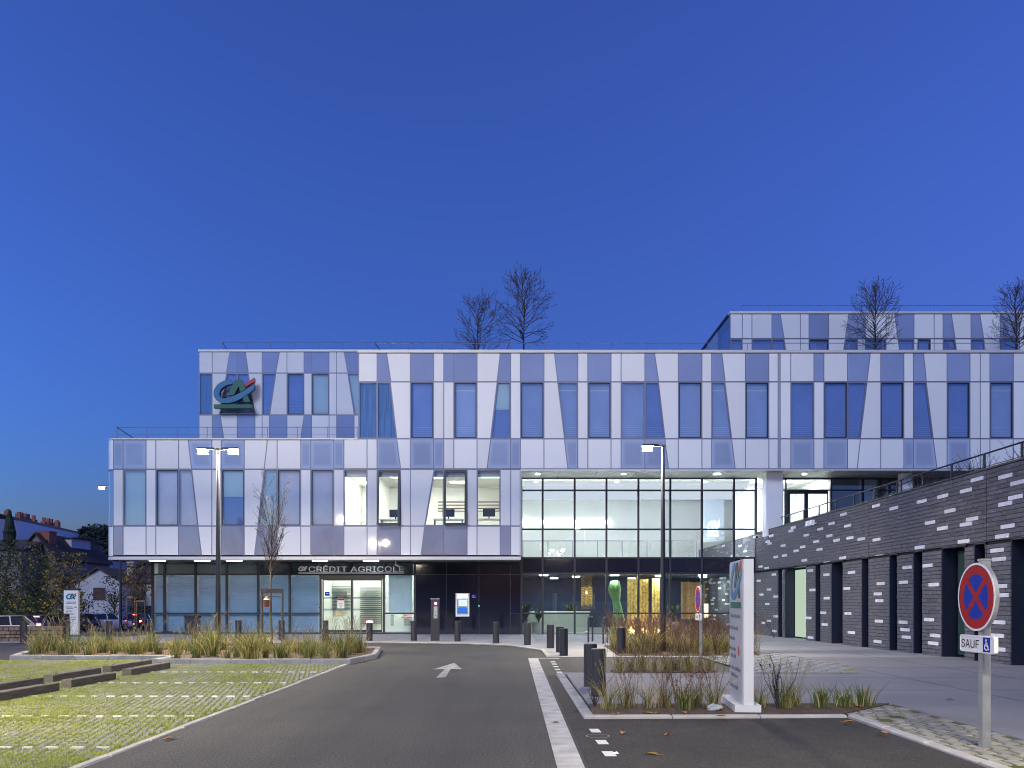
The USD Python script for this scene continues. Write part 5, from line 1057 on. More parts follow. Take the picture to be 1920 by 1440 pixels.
def sign_post(label, x, y, z0, hd, rad, zc, post_w, plate, detail=True):
    """no-stopping disc and plate facing -x on a square post"""
    t = thing('road_sign', label, 'road sign', (x, y, z0))
    part('post', MB().box(.02, .02 + post_w, -post_w / 2, post_w / 2, -.05, hd), m['steel'], t); part('rib', MB().box(.02 + post_w, .03 + post_w, -.012, .012, .0, hd - .1), m['steel'], t)
    part('post_cap', MB().box(.012, .028 + post_w, -post_w / 2 - .008, post_w / 2 + .008, hd, hd + .02), m['steel'], t)
    fr = lambda P, y0, y1: (lambda v: MB().add(np.column_stack([v[0][:, 1], -v[0][:, 0], v[0][:, 2]]), v[1]))(MB().front(P, y0, y1).mesh())
    o = lambda P: _af.translate(P, 0, zc)
    D = Point(0, 0).buffer(rad, 32)
    dk = part('disc', fr(o(D), -.028, .018), m['steel'], t); part('border', fr(o(D.difference(Point(0, 0).buffer(rad * .94, 32))), -.031, -.0282), m['sign_white'], dk)
    inner = Point(0, 0).buffer(rad * .66, 32); w_ = rad * .085
    cross = unary_union([LineString([(-1, -1), (1, 1)]).buffer(w_, cap_style=2), LineString([(-1, 1), (1, -1)]).buffer(w_, cap_style=2)])
    blue = inner.difference(cross); part('red_field', fr(o(Point(0, 0).buffer(rad * .94, 32).difference(blue)), -.031, -.0282), m['sign_red'], dk)
    for g in blue.geoms: part('blue_field', fr(o(g), -.031, -.0282), m['sign_blue'], dk)
    pw, ph, pz = plate; R0 = lambda w, h, r: sbox(-w / 2 + r, -h / 2 + r, w / 2 - r, h / 2 - r).buffer(r, 6)
    o2 = lambda P: _af.translate(P, 0, pz)
    pl = part('plate', fr(o2(R0(pw, ph, .03)), -.022, .018), m['sign_white'], t)
    part('rim', fr(o2(R0(pw - .01, ph - .01, .028).difference(R0(pw - .03, ph - .03, .02))), -.0245, -.0222), m['sign_white'], pl)
    tx = meshkit.text_mesh('SAUF', ph * .48, .002); b = tx.bounds; v = np.array(tx.vertices); k = pw * .52 / (b[1][0] - b[0][0])
    v2 = np.column_stack([(v[:, 0] - b[0][0]) * k - pw * .45, -.0225 - v[:, 2] * .8, v[:, 1] + pz - ph * .24]); part('lettering', MB().add(np.column_stack([v2[:, 1], -v2[:, 0], v2[:, 2]]), tx.faces), m['black'], pl)
    bx_, s_ = pw * .285, ph
    part('blue_square', fr(o2(_af.translate(sbox(-s_ * .36, -s_ * .43, s_ * .36, s_ * .43), bx_, 0)), -.0242, -.0222), m['sign_blue'], pl)
    wc = unary_union([Point(-.04, .30).buffer(.055), LineString([(-.04, .2), (-.03, -.02), (.13, -.02), (.19, -.24), (.25, -.22)]).buffer(.032), LineString([(-.035, .1), (.1, .1)]).buffer(.026), Point(0, -.1).buffer(.205).difference(Point(0, -.1).buffer(.15)).difference(sbox(.03, -.06, .4, .4))])
    part('wheelchair_symbol', fr(o2(_af.translate(_af.scale(wc, s_ * 1.0, s_ * 1.0, origin=(0, 0)), bx_, -s_ * .03)), -.0262, -.0243), m['sign_white'], pl)
    for zz in (zc + rad * .4, zc - rad * .4, pz): part('clamp', MB().box(.0185, .06 + post_w, -post_w * .62, post_w * .62, zz - .012, zz + .012), m['steel'], t)
    return t
sign_post('near no-stopping sign with a plate reading SAUF beside the paver strip', 5.15, 9.42, .03, 2.06, .376, 1.66, .09, (.70, .19, 1.14))
sign_post('far no-stopping sign in front of the atrium grasses', 5.45, 24.9, .03, 2.06, .376, 1.66, .07, (.70, .19, 1.14))
x, y = G(331, 1189)
ps = thing('post_sign', 'small white notice with a lime panel on a thin post before the left glazing', 'sign', (x, y, .03))
part('post', MB().tube([(0, 0, 0), (0, 0, 1.0)], .02, 8), m['steel'], ps); part('board', MB().box(-.21, .17, -.02, .0, .92, 1.5), m['white'], ps); part('panel', MB().box(-.15, .11, -.026, -.0205, .97, 1.32), m['lime'], ps); part('picture', MB().box(-.08, .04, -.03, -.0265, 1.02, 1.26), m['wall_white'], ps); part('print', MB().box(-.16, .12, -.026, -.0205, 1.38, 1.40), m['black'], ps)
x, y = G(361, 1192)
lb = thing('litter_bin', 'dark square litter bin in front of the left glazing', 'bin', (x, y, .035))
part('body', MB().box(-.28, .28, -.25, .25, .03, .82), m['dark_steel'], lb); part('lid', MB().box(-.31, .31, -.28, .28, .82, .90), m['bollard'], lb); part('opening', MB().box(-.18, .18, -.285, -.2805, .84, .88), m['black'], lb)
# bicycle hoops
for i, (u, v) in enumerate(((1103, 1206), (1131, 1208.5), (1192, 1213), (1225, 1216), (1160, 1211))):
    x, y = G(u, v); lab = ['leftmost bicycle hoop before the atrium', 'second bicycle hoop from the left before the atrium', 'fourth bicycle hoop, second from the right-hand lamp post', 'bicycle hoop next to the right street lamp', 'middle bicycle hoop before the atrium'][i]
    h_ = thing('bicycle_hoop', lab, 'bicycle stand', (x, y, .03), rz=.0, group=None)
    pts = [(0, 0, 0), (0, 0, .80), (.02, .06, .92), (.04, .14, .98), (.2, .62, .98), (.22, .72, .92), (.24, .78, .80), (.24, .78, 0)]
    part('tube', MB().tube(pts, .034, 8), m['dark_steel'], h_, smooth=60); part('foot', MB().box(-.06, .06, -.06, .06, 0, .01).box(.18, .30, .72, .84, 0, .01), m['dark_steel'], h_)

# ------------------------------------------------------------------ timber sleepers
def sleeper(label, x, y0, y1, seed):
    r = random.Random(seed); t = thing('timber_sleeper', label, 'sleeper', (x, (y0 + y1) / 2, 0), rz=r.gauss(-.03, .012)); h = (y1 - y0) / 2; w_, z_ = .10, .17; c = .012
    lo = [(-w_, -h, .005), (w_, -h, .005), (w_, h, .005), (-w_, h, .005)]; mi = [(a, b, z_ - c) for a, b, _ in lo]; tp2 = [(-w_ + c, -h + c, z_), (w_ - c, -h + c, z_), (w_ - c, h - c, z_), (-w_ + c, h - c, z_)]
    part('beam', MB().hexa(lo, mi).hexa(mi, tp2), m['timber'], t)
    for s in (-.7, .7): part('bolt', MB().tm(trimesh.creation.cylinder(.02, .012, sections=8, transform=trimesh.transformations.translation_matrix((0, s * h, z_ + .006)))), m['dark_steel'], t)
for lab, x, a, b in (('near row timber sleeper cut by the left edge of the picture', -8.32, 13.3, 15.42), ('middle timber sleeper of the near row in the grass stalls', -8.30, 15.95, 17.6), ('farthest timber sleeper of the near row, in front of the bed kerb', -8.34, 18.5, 20.55),
                     ('far row timber sleeper at the left edge of the picture', -9.2, 14.4, 16.5), ('middle timber sleeper of the far row in the grass stalls', -9.22, 17.0, 18.9), ('farthest timber sleeper of the far row, nearest the planted island', -9.18, 19.4, 21.45)):
    sleeper(lab, x, a, b, int(a * 10))

# ------------------------------------------------------------------ planting
kinds = []
def clump(kind, label, x, y, z, s, rz, group):
    """ornamental grass clumps: a few built once, then repeated"""
    return dup(kinds[kind], label, (x, y, z), rz, s, group)
def proto(seed, h, n, ns, greens, label, loc, group, spread=.09, plume=0, lean=.55):
    t = thing('grass_clump', label, 'grass', loc, group=group)
    part('foliage', grass_mesh(seed, n, h, spread, .009, lean), m[greens], t)
    if ns: part('dry_blades', grass_mesh(seed + 100, ns, h * 1.05, spread * 1.1, .008, lean * 1.2, droop=.55), m['blade_straw'], t)
    if plume: part('seed_stems', plumes(seed + 200, plume, h * 1.35, spread), m['twig_pale'], t)
    kinds.append(t.GetPrim() if hasattr(t, 'GetPrim') else t)
rp = random.Random(77)
GI = 'straw and green ornamental grasses filling the planted island on the left'
LI = 'ornamental grass clump in the planted island between the stalls and the building'
spots = []
for _ in range(900):
    x, y = rp.uniform(-15.2, -4.2), rp.uniform(22.2, 27.8)
    if BED_L.buffer(-.45).contains(Point(x, y)) and all((x - a) ** 2 + (y - b) ** 2 > .55 ** 2 for a, b in spots): spots.append((x, y))
for k, (sd, h, n, ns, gr_, pl_) in enumerate(((1, .66, 70, 80, 'blade_green', 5), (2, .55, 60, 70, 'blade_green', 3), (3, .72, 60, 40, 'blade_green', 8), (4, .45, 80, 20, 'blade_green', 0))):
    proto(sd, h, n, ns, gr_, LI, (*spots[k], .1), GI, plume=pl_)
print('clumps', len(spots))
for i, (x, y) in enumerate(spots[4:130]):
    clump((i * 7 + i // 3) % 4, LI, x, y, .1, rp.uniform(.6, 1.4), rp.random() * 6.28, GI)
# right-hand beds: rusty, sparser
GR = 'rusty grasses in the bed before the atrium'; LR = 'rust and straw coloured grass clump in the planted bed before the atrium glass'
def proto2(seed, h, n, nr, label, loc, group):
    t = thing('rust_grass', label, 'grass', loc, group=group)
    part('foliage', grass_mesh(seed, n, h * .8, .10, .008, .6), m['blade_green'], t); part('dry_blades', grass_mesh(seed + 50, n, h, .12, .008, .75, droop=.5), m['blade_straw'], t); part('rust_stems', plumes(seed + 90, nr, h * 1.15, .12), m['blade_rust'], t)
    kinds.append(t)
proto2(31, 1.05, 55, 26, LR, (3.9, 25.7, .06), GR); proto2(32, .85, 45, 30, LR, (5.2, 26.2, .06), GR)
BR_ = Polygon([(3.1, 25.0), (7.3, 25.0), (7.6, 28.2), (3.3, 30.5)]).buffer(-.2); sp2 = []
for _ in range(400):
    x, y = rp.uniform(3, 7.6), rp.uniform(25, 30.5)
    if BR_.contains(Point(x, y)) and all((x - a) ** 2 + (y - b) ** 2 > .5 ** 2 for a, b in sp2): sp2.append((x, y))
for i, (x, y) in enumerate(sp2[:44]): clump(4 + i % 2, LR, x, y, .06, rp.uniform(.75, 1.25), rp.random() * 6.28, GR)
G2 = 'grasses in the narrow bed before the far parking bay'; L2 = 'rusty grass clump in the narrow bed between the far parking bay and the pavement'
for i in range(9): clump(4 + i % 2, L2, 2.45 + i * .26, 19.45 + rp.uniform(-.2, .2), .05, rp.uniform(.5, .75), rp.random() * 6.28, G2)
for sd in (41, 42):
    t = thing('wispy_grass', ['tall wispy grass clump at the left tip of the front bed', 'loose wispy grass clump left of the totem'][sd - 41], 'grass', ((1.42, 12.55, .05), (2.95, 12.6, .05))[sd - 41])
    part('foliage', grass_mesh(sd, 34, .62, .07, .0055, .8), m['blade_green'], t); part('dry_blades', grass_mesh(sd + 50, 26, .75, .08, .005, .9, droop=.6), m['blade_straw'], t); part('seed_stems', plumes(sd + 90, 7, .95, .07), m['twig_pale'], t); kinds.append(t)
near_l = [('second clump from the left in the front bed, rust coloured', 1.72, 12.9, 4, .6), ('wispy clump left of the middle of the front bed', 2.02, 12.7, 7, .9), ('sparse rust clump in the middle of the front bed', 2.3, 12.85, 5, .66), ('dense green clump in the middle of the front bed', 2.58, 12.6, 3, 1.0), ('rust clump behind the wispy one left of the totem', 2.8, 13.0, 5, .66),
          ('wispy clump just right of the white totem', 3.72, 12.8, 6, .85), ('dense dark green clump right of the totem', 4.08, 12.75, 2, .8), ('wispy clump behind the dark green one right of the totem', 4.32, 13.0, 7, .8), ('green clump third to the right of the totem', 4.68, 12.85, 3, 1.0), ('small green clump second from the right end of the front bed', 5.04, 12.95, 3, .85), ('small green clump at the right end of the front bed', 5.35, 13.02, 3, .98)]
for i, (lab, x, y, k, s) in enumerate(near_l): clump(k, lab, x, y, .05, s, i * 1.1, None)
def shrub(label, x, y, z, h, seed, n=14, mats=('twig', 'leaf_olive')):
    t = thing('twiggy_shrub', label, 'shrub', (x, y, z)); r = random.Random(seed); st_, lf = MB(), MB()
    for _ in range(n):
        a, ln, le = r.random() * 6.28, h * r.uniform(.55, 1.05), r.uniform(.15, .6); p = [np.array((0, 0, 0.))]; d = np.array((math.cos(a) * le, math.sin(a) * le, 1.0))
        for k in range(5): d = d + np.array([r.gauss(0, .12), r.gauss(0, .12), 0]); d /= np.linalg.norm(d); p.append(p[-1] + d * ln / 5)
        st_.tube(p, np.linspace(.007, .0025, 6), 4, False)
        for k in range(14):
            t_ = .25 + .75 * r.random(); i = min(int(t_ * 5), 4); c = p[i] + (p[i + 1] - p[i]) * (t_ * 5 - i); aa = r.random() * 6.28; dv = np.array([math.cos(aa), math.sin(aa), r.uniform(.1, .9)]) * r.uniform(.025, .05); sd = np.array([-dv[1], dv[0], 0]) * .28
            lf.add([c, c + dv * .5 + sd, c + dv, c + dv * .5 - sd], [(0, 1, 2), (0, 2, 3)])
    part('stems', st_, m[mats[0]], t); part('leaves', lf, m[mats[1]], t)
shrub('leafy dark shrub with a leaning stem right of the totem', 3.95, 12.7, .05, .85, 3); shrub('twiggy reddish shrub in the middle of the front bed', 2.45, 12.7, .05, .8, 5, 10, ('blade_rust', 'leaf_olive')); shrub('small leaning shrub at the left corner of the front bed', 1.25, 12.9, .05, .62, 7, 8); shrub('twiggy shrub left of the totem in the front bed', 3.05, 12.75, .05, .9, 9, 9, ('blade_rust', 'leaf_olive'))
shrub('bare thorny shrub against the foot of the slate wall', WX(37) - .5, 37, .03, 1.9, 12, 9, ('twig', 'leaf_olive'))

# young staked tree in the island
yt = tree('young_tree', 'slender bare young tree between two stakes in the planted island', X(509, 27.2), 27.2, .1, ((41, 4.1, 2.2, .70, 26), dict(style='vase', tw=.006, r0=.045)), 'bark_pale', 'twig')
sk = thing('tree_stakes', 'pair of wooden stakes with a crossboard around the young tree', 'tree support', (X(510, 27.0), 27.0, .1))
for k in (-.31, .33): part('stake', MB().tube([(k, 0, 0), (k, 0, 1.92)], .035, 8), m['stake'], sk)
part('crossboard', MB().box(-.34, .37, -.06, -.036, 1.78, 1.92), m['stake'], sk); part('tie', MB().tube([(-.3, 0, 1.66), (0, .14, 1.68), (.32, 0, 1.66)], .012, 5), m['rubber'], sk)
nb = thing('nest_box', 'red-brown nest box with a pale pointed top hanging by the young tree', 'nest box', (X(500, 26.9), 26.9, Z(1138, 26.9)))
part('box', MB().tm(lathe([(0, 0), (.085, 0), (.095, .22), (0, .22)], 10)), m['nest'], nb); part('top', MB().tm(lathe([(0, .22), (.10, .22), (.045, .29), (.045, .33), (0, .34)], 10)), m['nest_top'], nb); part('hanger', MB().tube([(0, 0, .34), (.02, .05, .62)], .006, 4), m['black'], nb)

# fallen leaves and litter
for i, (u, v, lab) in enumerate(((1042, 1356.5, 'curled orange leaf on the pale gutter band'), (1168, 1376, 'orange leaf on the near asphalt left of the middle'), (1221, 1416, 'orange leaf low on the near asphalt'), (1251, 1380, 'small dry leaf on the near asphalt'), (1655, 1382, 'reddish leaf on the asphalt near the paver strip'), (1592, 1361, 'orange leaf beside the pale kerb corner'), (1849, 1404, 'yellow leaf at the foot of the near sign post'), (1781, 1318, 'brown leaf alone on the plaza'), (318, 1387, 'orange leaf on the lane by the stall kerb'), (145, 1342, 'brown leaf on the grass stalls'), (72, 1239, 'orange leaf by the left kerb of the island'), (494, 1311, 'orange leaf on the stall kerb'), (1148, 1347, 'orange leaf in the front bed near its left corner'), (1162, 1345, 'second orange leaf in the front bed, beside the left corner one'), (1215, 1344, 'orange leaf in the middle of the front bed'), (1232, 1344.5, 'pale orange leaf right of the middle one in the front bed'), (1282, 1343, 'orange leaf left of the plastic sheet in the front bed'), (1353, 1350, 'orange leaf on the front kerb by the totem'), (1505, 1330, 'orange leaf under the dark green clump in the front bed'), (1610, 1332, 'brown leaf at the right end of the front bed'))):
    x, y = G(u, v); t = thing('fallen_leaf', lab, 'leaf', (x, y, .012 if v > 1353 and u < 1560 else .052), rz=i * 1.3)
    s = .055 + .02 * (i % 3); mb = MB().add([(-s, 0, 0), (-s * .3, s * .45, .014), (s * .4, s * .4, .02), (s, 0, .004), (s * .4, -s * .4, .012), (-s * .3, -s * .5, .02), (0, 0, .002)], [(6, 0, 5), (6, 5, 4), (6, 4, 3), (6, 3, 2), (6, 2, 1), (6, 1, 0)])
    part('blade', mb, m['leaf_fall'] if i % 4 != 2 else m['leaf_yellow'], t); part('stalk', MB().tube([(-s, 0, .002), (-s * 1.5, .01, .006)], .002, 3), m['leaf_fall'], t)
x, y = G(1340, 1337); ps_ = trimesh.creation.icosphere(2, .1); ps_.vertices *= [1.3, .7, .45]; ps_.vertices += .03 * (meshkit.noise(ps_.vertices * 22)[:, None] - .5) * 2
pb = thing('plastic_wrap', 'crumpled clear plastic wrapping lying in the front bed by the totem', 'litter', (x, y, .085)); part('sheet', MB().tm(ps_), m['plastic'], pb)
x, y = G(1152, 1416); pc = thing('paper_scrap', 'small white paper scrap on the near asphalt', 'litter', (x, y, .01)); part('sheet', MB().add([(-.04, -.03, 0), (.05, -.02, .01), (.03, .04, .025), (-.03, .03, .005), (0, 0, .02)], [(4, 0, 1), (4, 1, 2), (4, 2, 3), (4, 3, 0)]), m['white'], pc)

# ------------------------------------------------------------------ far left: street, cars, houses, hill
# stone wall of single blocks
gw = thing('stone_wall', 'low brown rubble wall in front of the parked cars at the left edge', 'wall', (0, 0, 0))
rw = random.Random(4); xw0, xw1, yw = -27.0, -17.9, 34.0
part('core', MB().box(xw0, xw1, yw + .06, yw + .5, -.05, .56), m['mortar'], gw)
z = 0.0
for row in range(4):
    h = (.16, .13, .15, .14)[row]; x = xw0 + rw.random() * .1
    while x < xw1 - .1:
        w_ = min(rw.uniform(.18, .42), xw1 - x); j = lambda: rw.uniform(-.012, .012); d = yw - rw.uniform(0, .05)
        part('stone', MB().hexa([(x + .01, yw + .06, z + .008), (x + .01, yw + .06, z + h - .008), (x + w_ - .01, yw + .06, z + h - .008), (x + w_ - .01, yw + .06, z + .008)][::-1], [(x + .025 + j(), d, z + .02 + j()), (x + .025 + j(), d, z + h - .02 + j()), (x + w_ - .025 + j(), d, z + h - .02 + j()), (x + w_ - .025 + j(), d, z + .02 + j())][::-1]), m['stone'], gw); x += w_
    z += h
part('coping', MB().box(xw0, xw1 + .03, yw - .03, yw + .53, .58, .62), m['stone'], gw)

def hull_pts(P): return trimesh.convex.convex_hull(np.array(P, float))
def car(label, x, y, z, rz, paint, estate=False, lit=('tail',), L_=4.2, W_=1.78, H_=1.46, plate=True, wheels=True):
    """a car facing +y (we look at its tail when rz = 0)"""
    t = thing('parked_car' if 'parked' in label else 'car', label, 'car', (x, y, z), rz=rz); h, w_ = L_ / 2, W_ / 2
    prof = [(-h, .42, .86), (-h + .06, .34, .95), (-h + .5, .24, 1.0), (-.9, .2, .99), (.6, .2, .96), (h - .9, .22, .90), (h - .25, .28, .78), (h, .36, .62)]
    rows = []
    for k, (yy, z0, z1) in enumerate(prof):
        tp = .86 if k in (0, len(prof) - 1) else .97 if k in (1, 6) else 1.0; a = w_ * tp
        rows.append([(-a * .92, yy, z0), (-a, yy, z0 + .18), (-a, yy, z1 - .16), (-a * .90, yy, z1), (a * .90, yy, z1), (a, yy, z1 - .16), (a, yy, z0 + .18), (a * .92, yy, z0)])
    v = np.array(rows).reshape(-1, 3); f = []
    for k in range(len(prof) - 1):
        for i in range(8):
            a, b = k * 8 + i, k * 8 + (i + 1) % 8; f += [(a, b, b + 8), (a, b + 8, a + 8)]
    for base, rev in ((0, True), ((len(prof) - 1) * 8, False)):
        for i in range(1, 7): f.append((base, base + i + 1, base + i) if not rev else (base, base + i, base + i + 1))
    part('body', MB().add(v, f), paint, t, smooth=40)
    rb = -h + (.28 if estate else .55); cab = [(-w_ * .88, -h + .12 if estate else -h + .30, .96), (w_ * .88, -h + .12 if estate else -h + .30, .96), (-w_ * .88, h - 1.25, .92), (w_ * .88, h - 1.25, .92), (-w_ * .66, rb + .25, H_ - .03), (w_ * .66, rb + .25, H_ - .03), (-w_ * .66, .35, H_), (w_ * .66, .35, H_), (-w_ * .70, rb + .1, H_ - .14), (w_ * .70, rb + .1, H_ - .14), (-w_ * .64, -.5, H_ + .03), (w_ * .64, -.5, H_ + .03)]
    part('cabin', MB().tm(hull_pts(cab)), m['car_glass'], t)
    part('roof', MB().tm(hull_pts([(sx_ * w_ * .655, yy, zz) for sx_ in (-1, 1) for yy, zz in ((rb + .2, H_ - .06), (rb + .2, H_ + .0), (.42, H_ - .04), (.38, H_ + .02), (-.5, H_ + .05))])), paint, t)
    for sx_ in (-1, 1):
        for (ya_, za_, yb_, zb2) in ((rb + .2, H_ - .04, -h + .2, .97), (.42, H_ - .03, h - 1.2, .93), (-.35, H_, -.35, .96)): part('pillar', MB().tube([(sx_ * w_ * .67, ya_, za_), (sx_ * w_ * .885, yb_, zb2)], .035, 5), paint, t)
        lm = e['tail'] if 'tail' in lit else m['sign_red']
        part('tail_light', MB().hexa([(sx_ * w_ * .58, -h - .015, .74), (sx_ * w_ * .88, -h + .02, .74), (sx_ * w_ * .88, -h + .02, .90), (sx_ * w_ * .58, -h - .015, .90)], [(sx_ * w_ * .60, -h - .035, .755), (sx_ * w_ * .86, -h - .0, .755), (sx_ * w_ * .86, -h - .0, .885), (sx_ * w_ * .60, -h - .035, .885)]) if sx_ > 0 else MB().hexa([(-w_ * .88, -h + .02, .74), (-w_ * .58, -h - .015, .74), (-w_ * .58, -h - .015, .90), (-w_ * .88, -h + .02, .90)], [(-w_ * .86, -h - .0, .755), (-w_ * .60, -h - .035, .755), (-w_ * .60, -h - .035, .885), (-w_ * .86, -h - .0, .885)]), lm, t)
        hm = e['head'] if 'head' in lit else m['glass_clear']
        part('headlight', MB().box(*sorted((sx_ * w_ * .50, sx_ * w_ * .82)), h - .10, h + .03, .56, .76), hm, t)
        part('mirror', MB().box(*sorted((sx_ * (w_ + .02), sx_ * (w_ + .2))), .55, .68, .95, 1.08), paint, t)
    if 'tail' in lit: part('brake_light', MB().box(-.22, .22, rb + .06, rb + .1, H_ - .10, H_ - .06), e['tail'], t)
    if plate: part('number_plate', MB().box(-.26, .26, -h - .02, -h + .02, .52, .63), e['plate'], t)
    part('bumper', MB().box(-w_ * .8, w_ * .8, -h - .04, -h + .06, .34, .50), m['rubber'] if estate else paint, t)
    for sx_ in (-1, 1):
        for yy in (-h + .78, h - .85):
            w2 = part('wheel', MB().tm(trimesh.creation.cylinder(.31, .2, sections=18, transform=trimesh.transformations.translation_matrix((sx_ * (w_ - .09), yy, .31)) @ trimesh.transformations.rotation_matrix(np.pi / 2, [0, 1, 0]))), m['rubber'], t)
            part('rim', MB().tm(trimesh.creation.cylinder(.2, .21, sections=14, transform=trimesh.transformations.translation_matrix((sx_ * (w_ - .085), yy, .31)) @ trimesh.transformations.rotation_matrix(np.pi / 2, [0, 1, 0]))), m['steel'], w2)
    return t
gz = lambda x, y: float(hgt(x, y)) + .03
def carat(label, u, y, *a, **k): x = X(u, y); return car(label, x, y, gz(x, y), *a, **k)
carat('white car behind the stone wall at the left edge, tail lights lit', 22, 47, math.radians(-38), m['car_white'])
carat('dark car with lit tail lights between the left white car and the totem', 95, 60, math.radians(-8), m['car_dark'], W_=1.8)
carat('white estate car seen from behind below the gabled house', 198, 74, math.radians(-28), m['car_white'], True, ())
carat('dark car with three red lights beside the staked saplings', 265, 78, math.radians(4), m['car_dark'])
carat('dark car with dazzling headlights coming from behind the white totem', 143, 68, math.radians(176), m['car_dark'], lit=('head',), plate=False)

def leafy(name, label, x, y, z, H, rad, seed, n, mats, trunk=True, lo=.15, cat='tree', flat=1.0, size=.13, bare=0):
    """a crown of leaf-sized faces on a limbed trunk"""
    t = thing(name, label, cat, (x, y, z)); r = np.random.default_rng(seed); rr_ = random.Random(seed)
    tk = MB(); tk.tube([(0, 0, 0), (.06 * H * .1, 0, H * .3), (0, .05, H * .72)], [H * .022, H * .016, H * .006], 7)
    for k in range(9 + bare):
        a, z0 = k * 2.4, H * (lo + .05 + .5 * rr_.random()); l2 = rad * rr_.uniform(.6, 1.05); p = [np.array((0, 0, z0)), np.array((math.cos(a) * l2 * .5, math.sin(a) * l2 * .5, z0 + l2 * .4)), np.array((math.cos(a) * l2, math.sin(a) * l2 * flat, z0 + l2 * .85))]
        tk.tube(p, [H * .009, H * .006, H * .002], 5, False)
        for q_ in range(4 if bare else 0):
            c = p[1] + (p[2] - p[1]) * rr_.random(); tk.tube([c, c + np.array([rr_.gauss(0, .3), rr_.gauss(0, .3), .5]) * rad * .5], [H * .003, H * .001], 3, False)
    part('trunk', tk, m['bark'], t)
    nc = max(6, int(n / 60)); cen = np.column_stack([r.normal(0, .42, nc), r.normal(0, .42, nc) * flat, r.uniform(-1, 1, nc)]); zz = cen[:, 2]; cen[:, :2] *= np.sqrt(np.maximum(.12, 1 - (zz[:, None] * .85) ** 2)) * 1.5
    cc = cen[r.integers(0, nc, n)] + r.normal(0, .20, (n, 3)); P = np.column_stack([cc[:, 0] * rad, cc[:, 1] * rad, H * (lo + (1 - lo) / 2) + cc[:, 2] * H * (1 - lo) / 2]); P[:, 2] = np.clip(P[:, 2], .05, H * 1.02)
    a, b = r.normal(0, 1, (n, 3)), r.normal(0, 1, (n, 3)); a /= np.linalg.norm(a, axis=1, keepdims=True); b = np.cross(a, b); b /= np.linalg.norm(b, axis=1, keepdims=True); s = size * r.uniform(.6, 1.3, (n, 1))
    V_ = np.stack([P - a * s, P + b * s * .6, P + a * s, P - b * s * .6], 1)
    k = len(mats); which = (meshkit.noise(P / max(rad, .5) * 2.2) * .8 + r.random(n) * .5) * k / 1.3
    for i, mt in enumerate(mats):
        sel = np.clip(which.astype(int), 0, k - 1) == i; nn_ = int(sel.sum())
        if nn_: part('foliage', (V_[sel].reshape(-1, 3), (np.array([(0, 1, 2), (0, 2, 3)])[None] + 4 * np.arange(nn_)[:, None, None]).reshape(-1, 3)), m[mt], t)
    return t
def lt(label, u, vb, vt, y, wpx, seed, n, mats, name='garden_tree', **k):
    x = X(u, y); z = gz(x, y) if vb is None else Z(vb, y); H = Z(vt, y) - z; return leafy(name, label, x, y, z, H, wpx * y / FPX / 2, seed, n, mats, **k)
lt('garden tree with sparse yellow leaves left of the white totem', 70, None, 1024, 62, 100, 1, 2400, ('leaf_olive', 'leaf_olive', 'leaf_green', 'leaf_yellow'), bare=10, lo=.1, size=.10)
lt('yellow-leaved garden tree just behind the white totem', 122, None, 1040, 60, 72, 2, 1500, ('leaf_olive', 'leaf_yellow', 'leaf_olive'), bare=10, lo=.1, size=.09)
lt('dark garden tree at the left edge behind the white car', 12, None, 1016, 64, 90, 3, 3000, ('leaf_olive', 'leaf_green', 'leaf_green'), bare=8, lo=.05, size=.11)
lt('bushy grey-green shrub in front of the gabled house', 214, None, 1084, 84, 60, 4, 700, ('leaf_olive', 'leaf_green'), 'garden_shrub', lo=.05, bare=12, cat='shrub', size=.10)
lt('autumn tree with brown and yellow leaves by the building corner', 258, None, 1060, 72, 54, 5, 1300, ('leaf_olive', 'leaf_yellow', 'leaf_olive'), bare=8, lo=.3, size=.09)
lt('dark evergreen hedge behind the far parked cars', 262, None, 1138, 88, 60, 6, 1400, ('conifer', 'leaf_green'), 'hedge', lo=0, cat='hedge', size=.13)
lt('low dark hedge behind the left white car', 60, None, 1120, 68, 130, 7, 2200, ('conifer', 'leaf_green'), 'hedge', lo=0, cat='hedge', size=.12)
lt('small green shrub under the gabled house window', 165, None, 1112, 86, 34, 8, 500, ('leaf_green', 'leaf_olive'), 'garden_shrub', lo=0, cat='shrub', size=.10)
cy = thing('cypress_tree', 'slim dark cypress in front of the long white row of houses', 'tree', (X(18, 95), 95, Z(1030, 95)))
Hc = Z(955, 95) - Z(1030, 95); tcy = lathe([(0, 0), (.28, .1), (.62, Hc * .25), (.58, Hc * .5), (.34, Hc * .8), (.06, Hc), (0, Hc)], 14); tcy = tcy.subdivide().subdivide(); tcy.vertices[:, :2] *= (1 + .5 * (meshkit.noise(tcy.vertices * 2.6) - .5))[:, None]
part('crown', MB().tm(tcy), m['conifer'], cy); part('trunk', MB().tube([(0, 0, -2), (0, 0, .3)], .14, 8), m['bark'], cy)
for k, u in enumerate((248, 266)):
    y = 70; x = X(u, y); z = gz(x, y)
    s_ = tree('staked_sapling', ['left leafless staked sapling by the building corner', 'right leafless staked sapling by the building corner'][k], x, y, z, ((60 + k, 4.6, 2.1, .8, 12), dict(style='vase', tw=.02, r0=.05)))
    q_ = thing('tree_stakes', ['stakes with a crossbar around the left sapling by the building corner', 'stakes with a crossbar around the right sapling by the building corner'][k], 'tree support', (x, y - .2, z))
    for d in (-.33, .33): part('stake', MB().tube([(d, 0, 0), (d, 0, 2.9 - .3 * k)], .05, 6), m['stake'], q_)
    part('crossbar', MB().box(-.38, .38, -.06, -.02, 2.75 - .3 * k, 2.9 - .3 * k), m['stake'], q_)
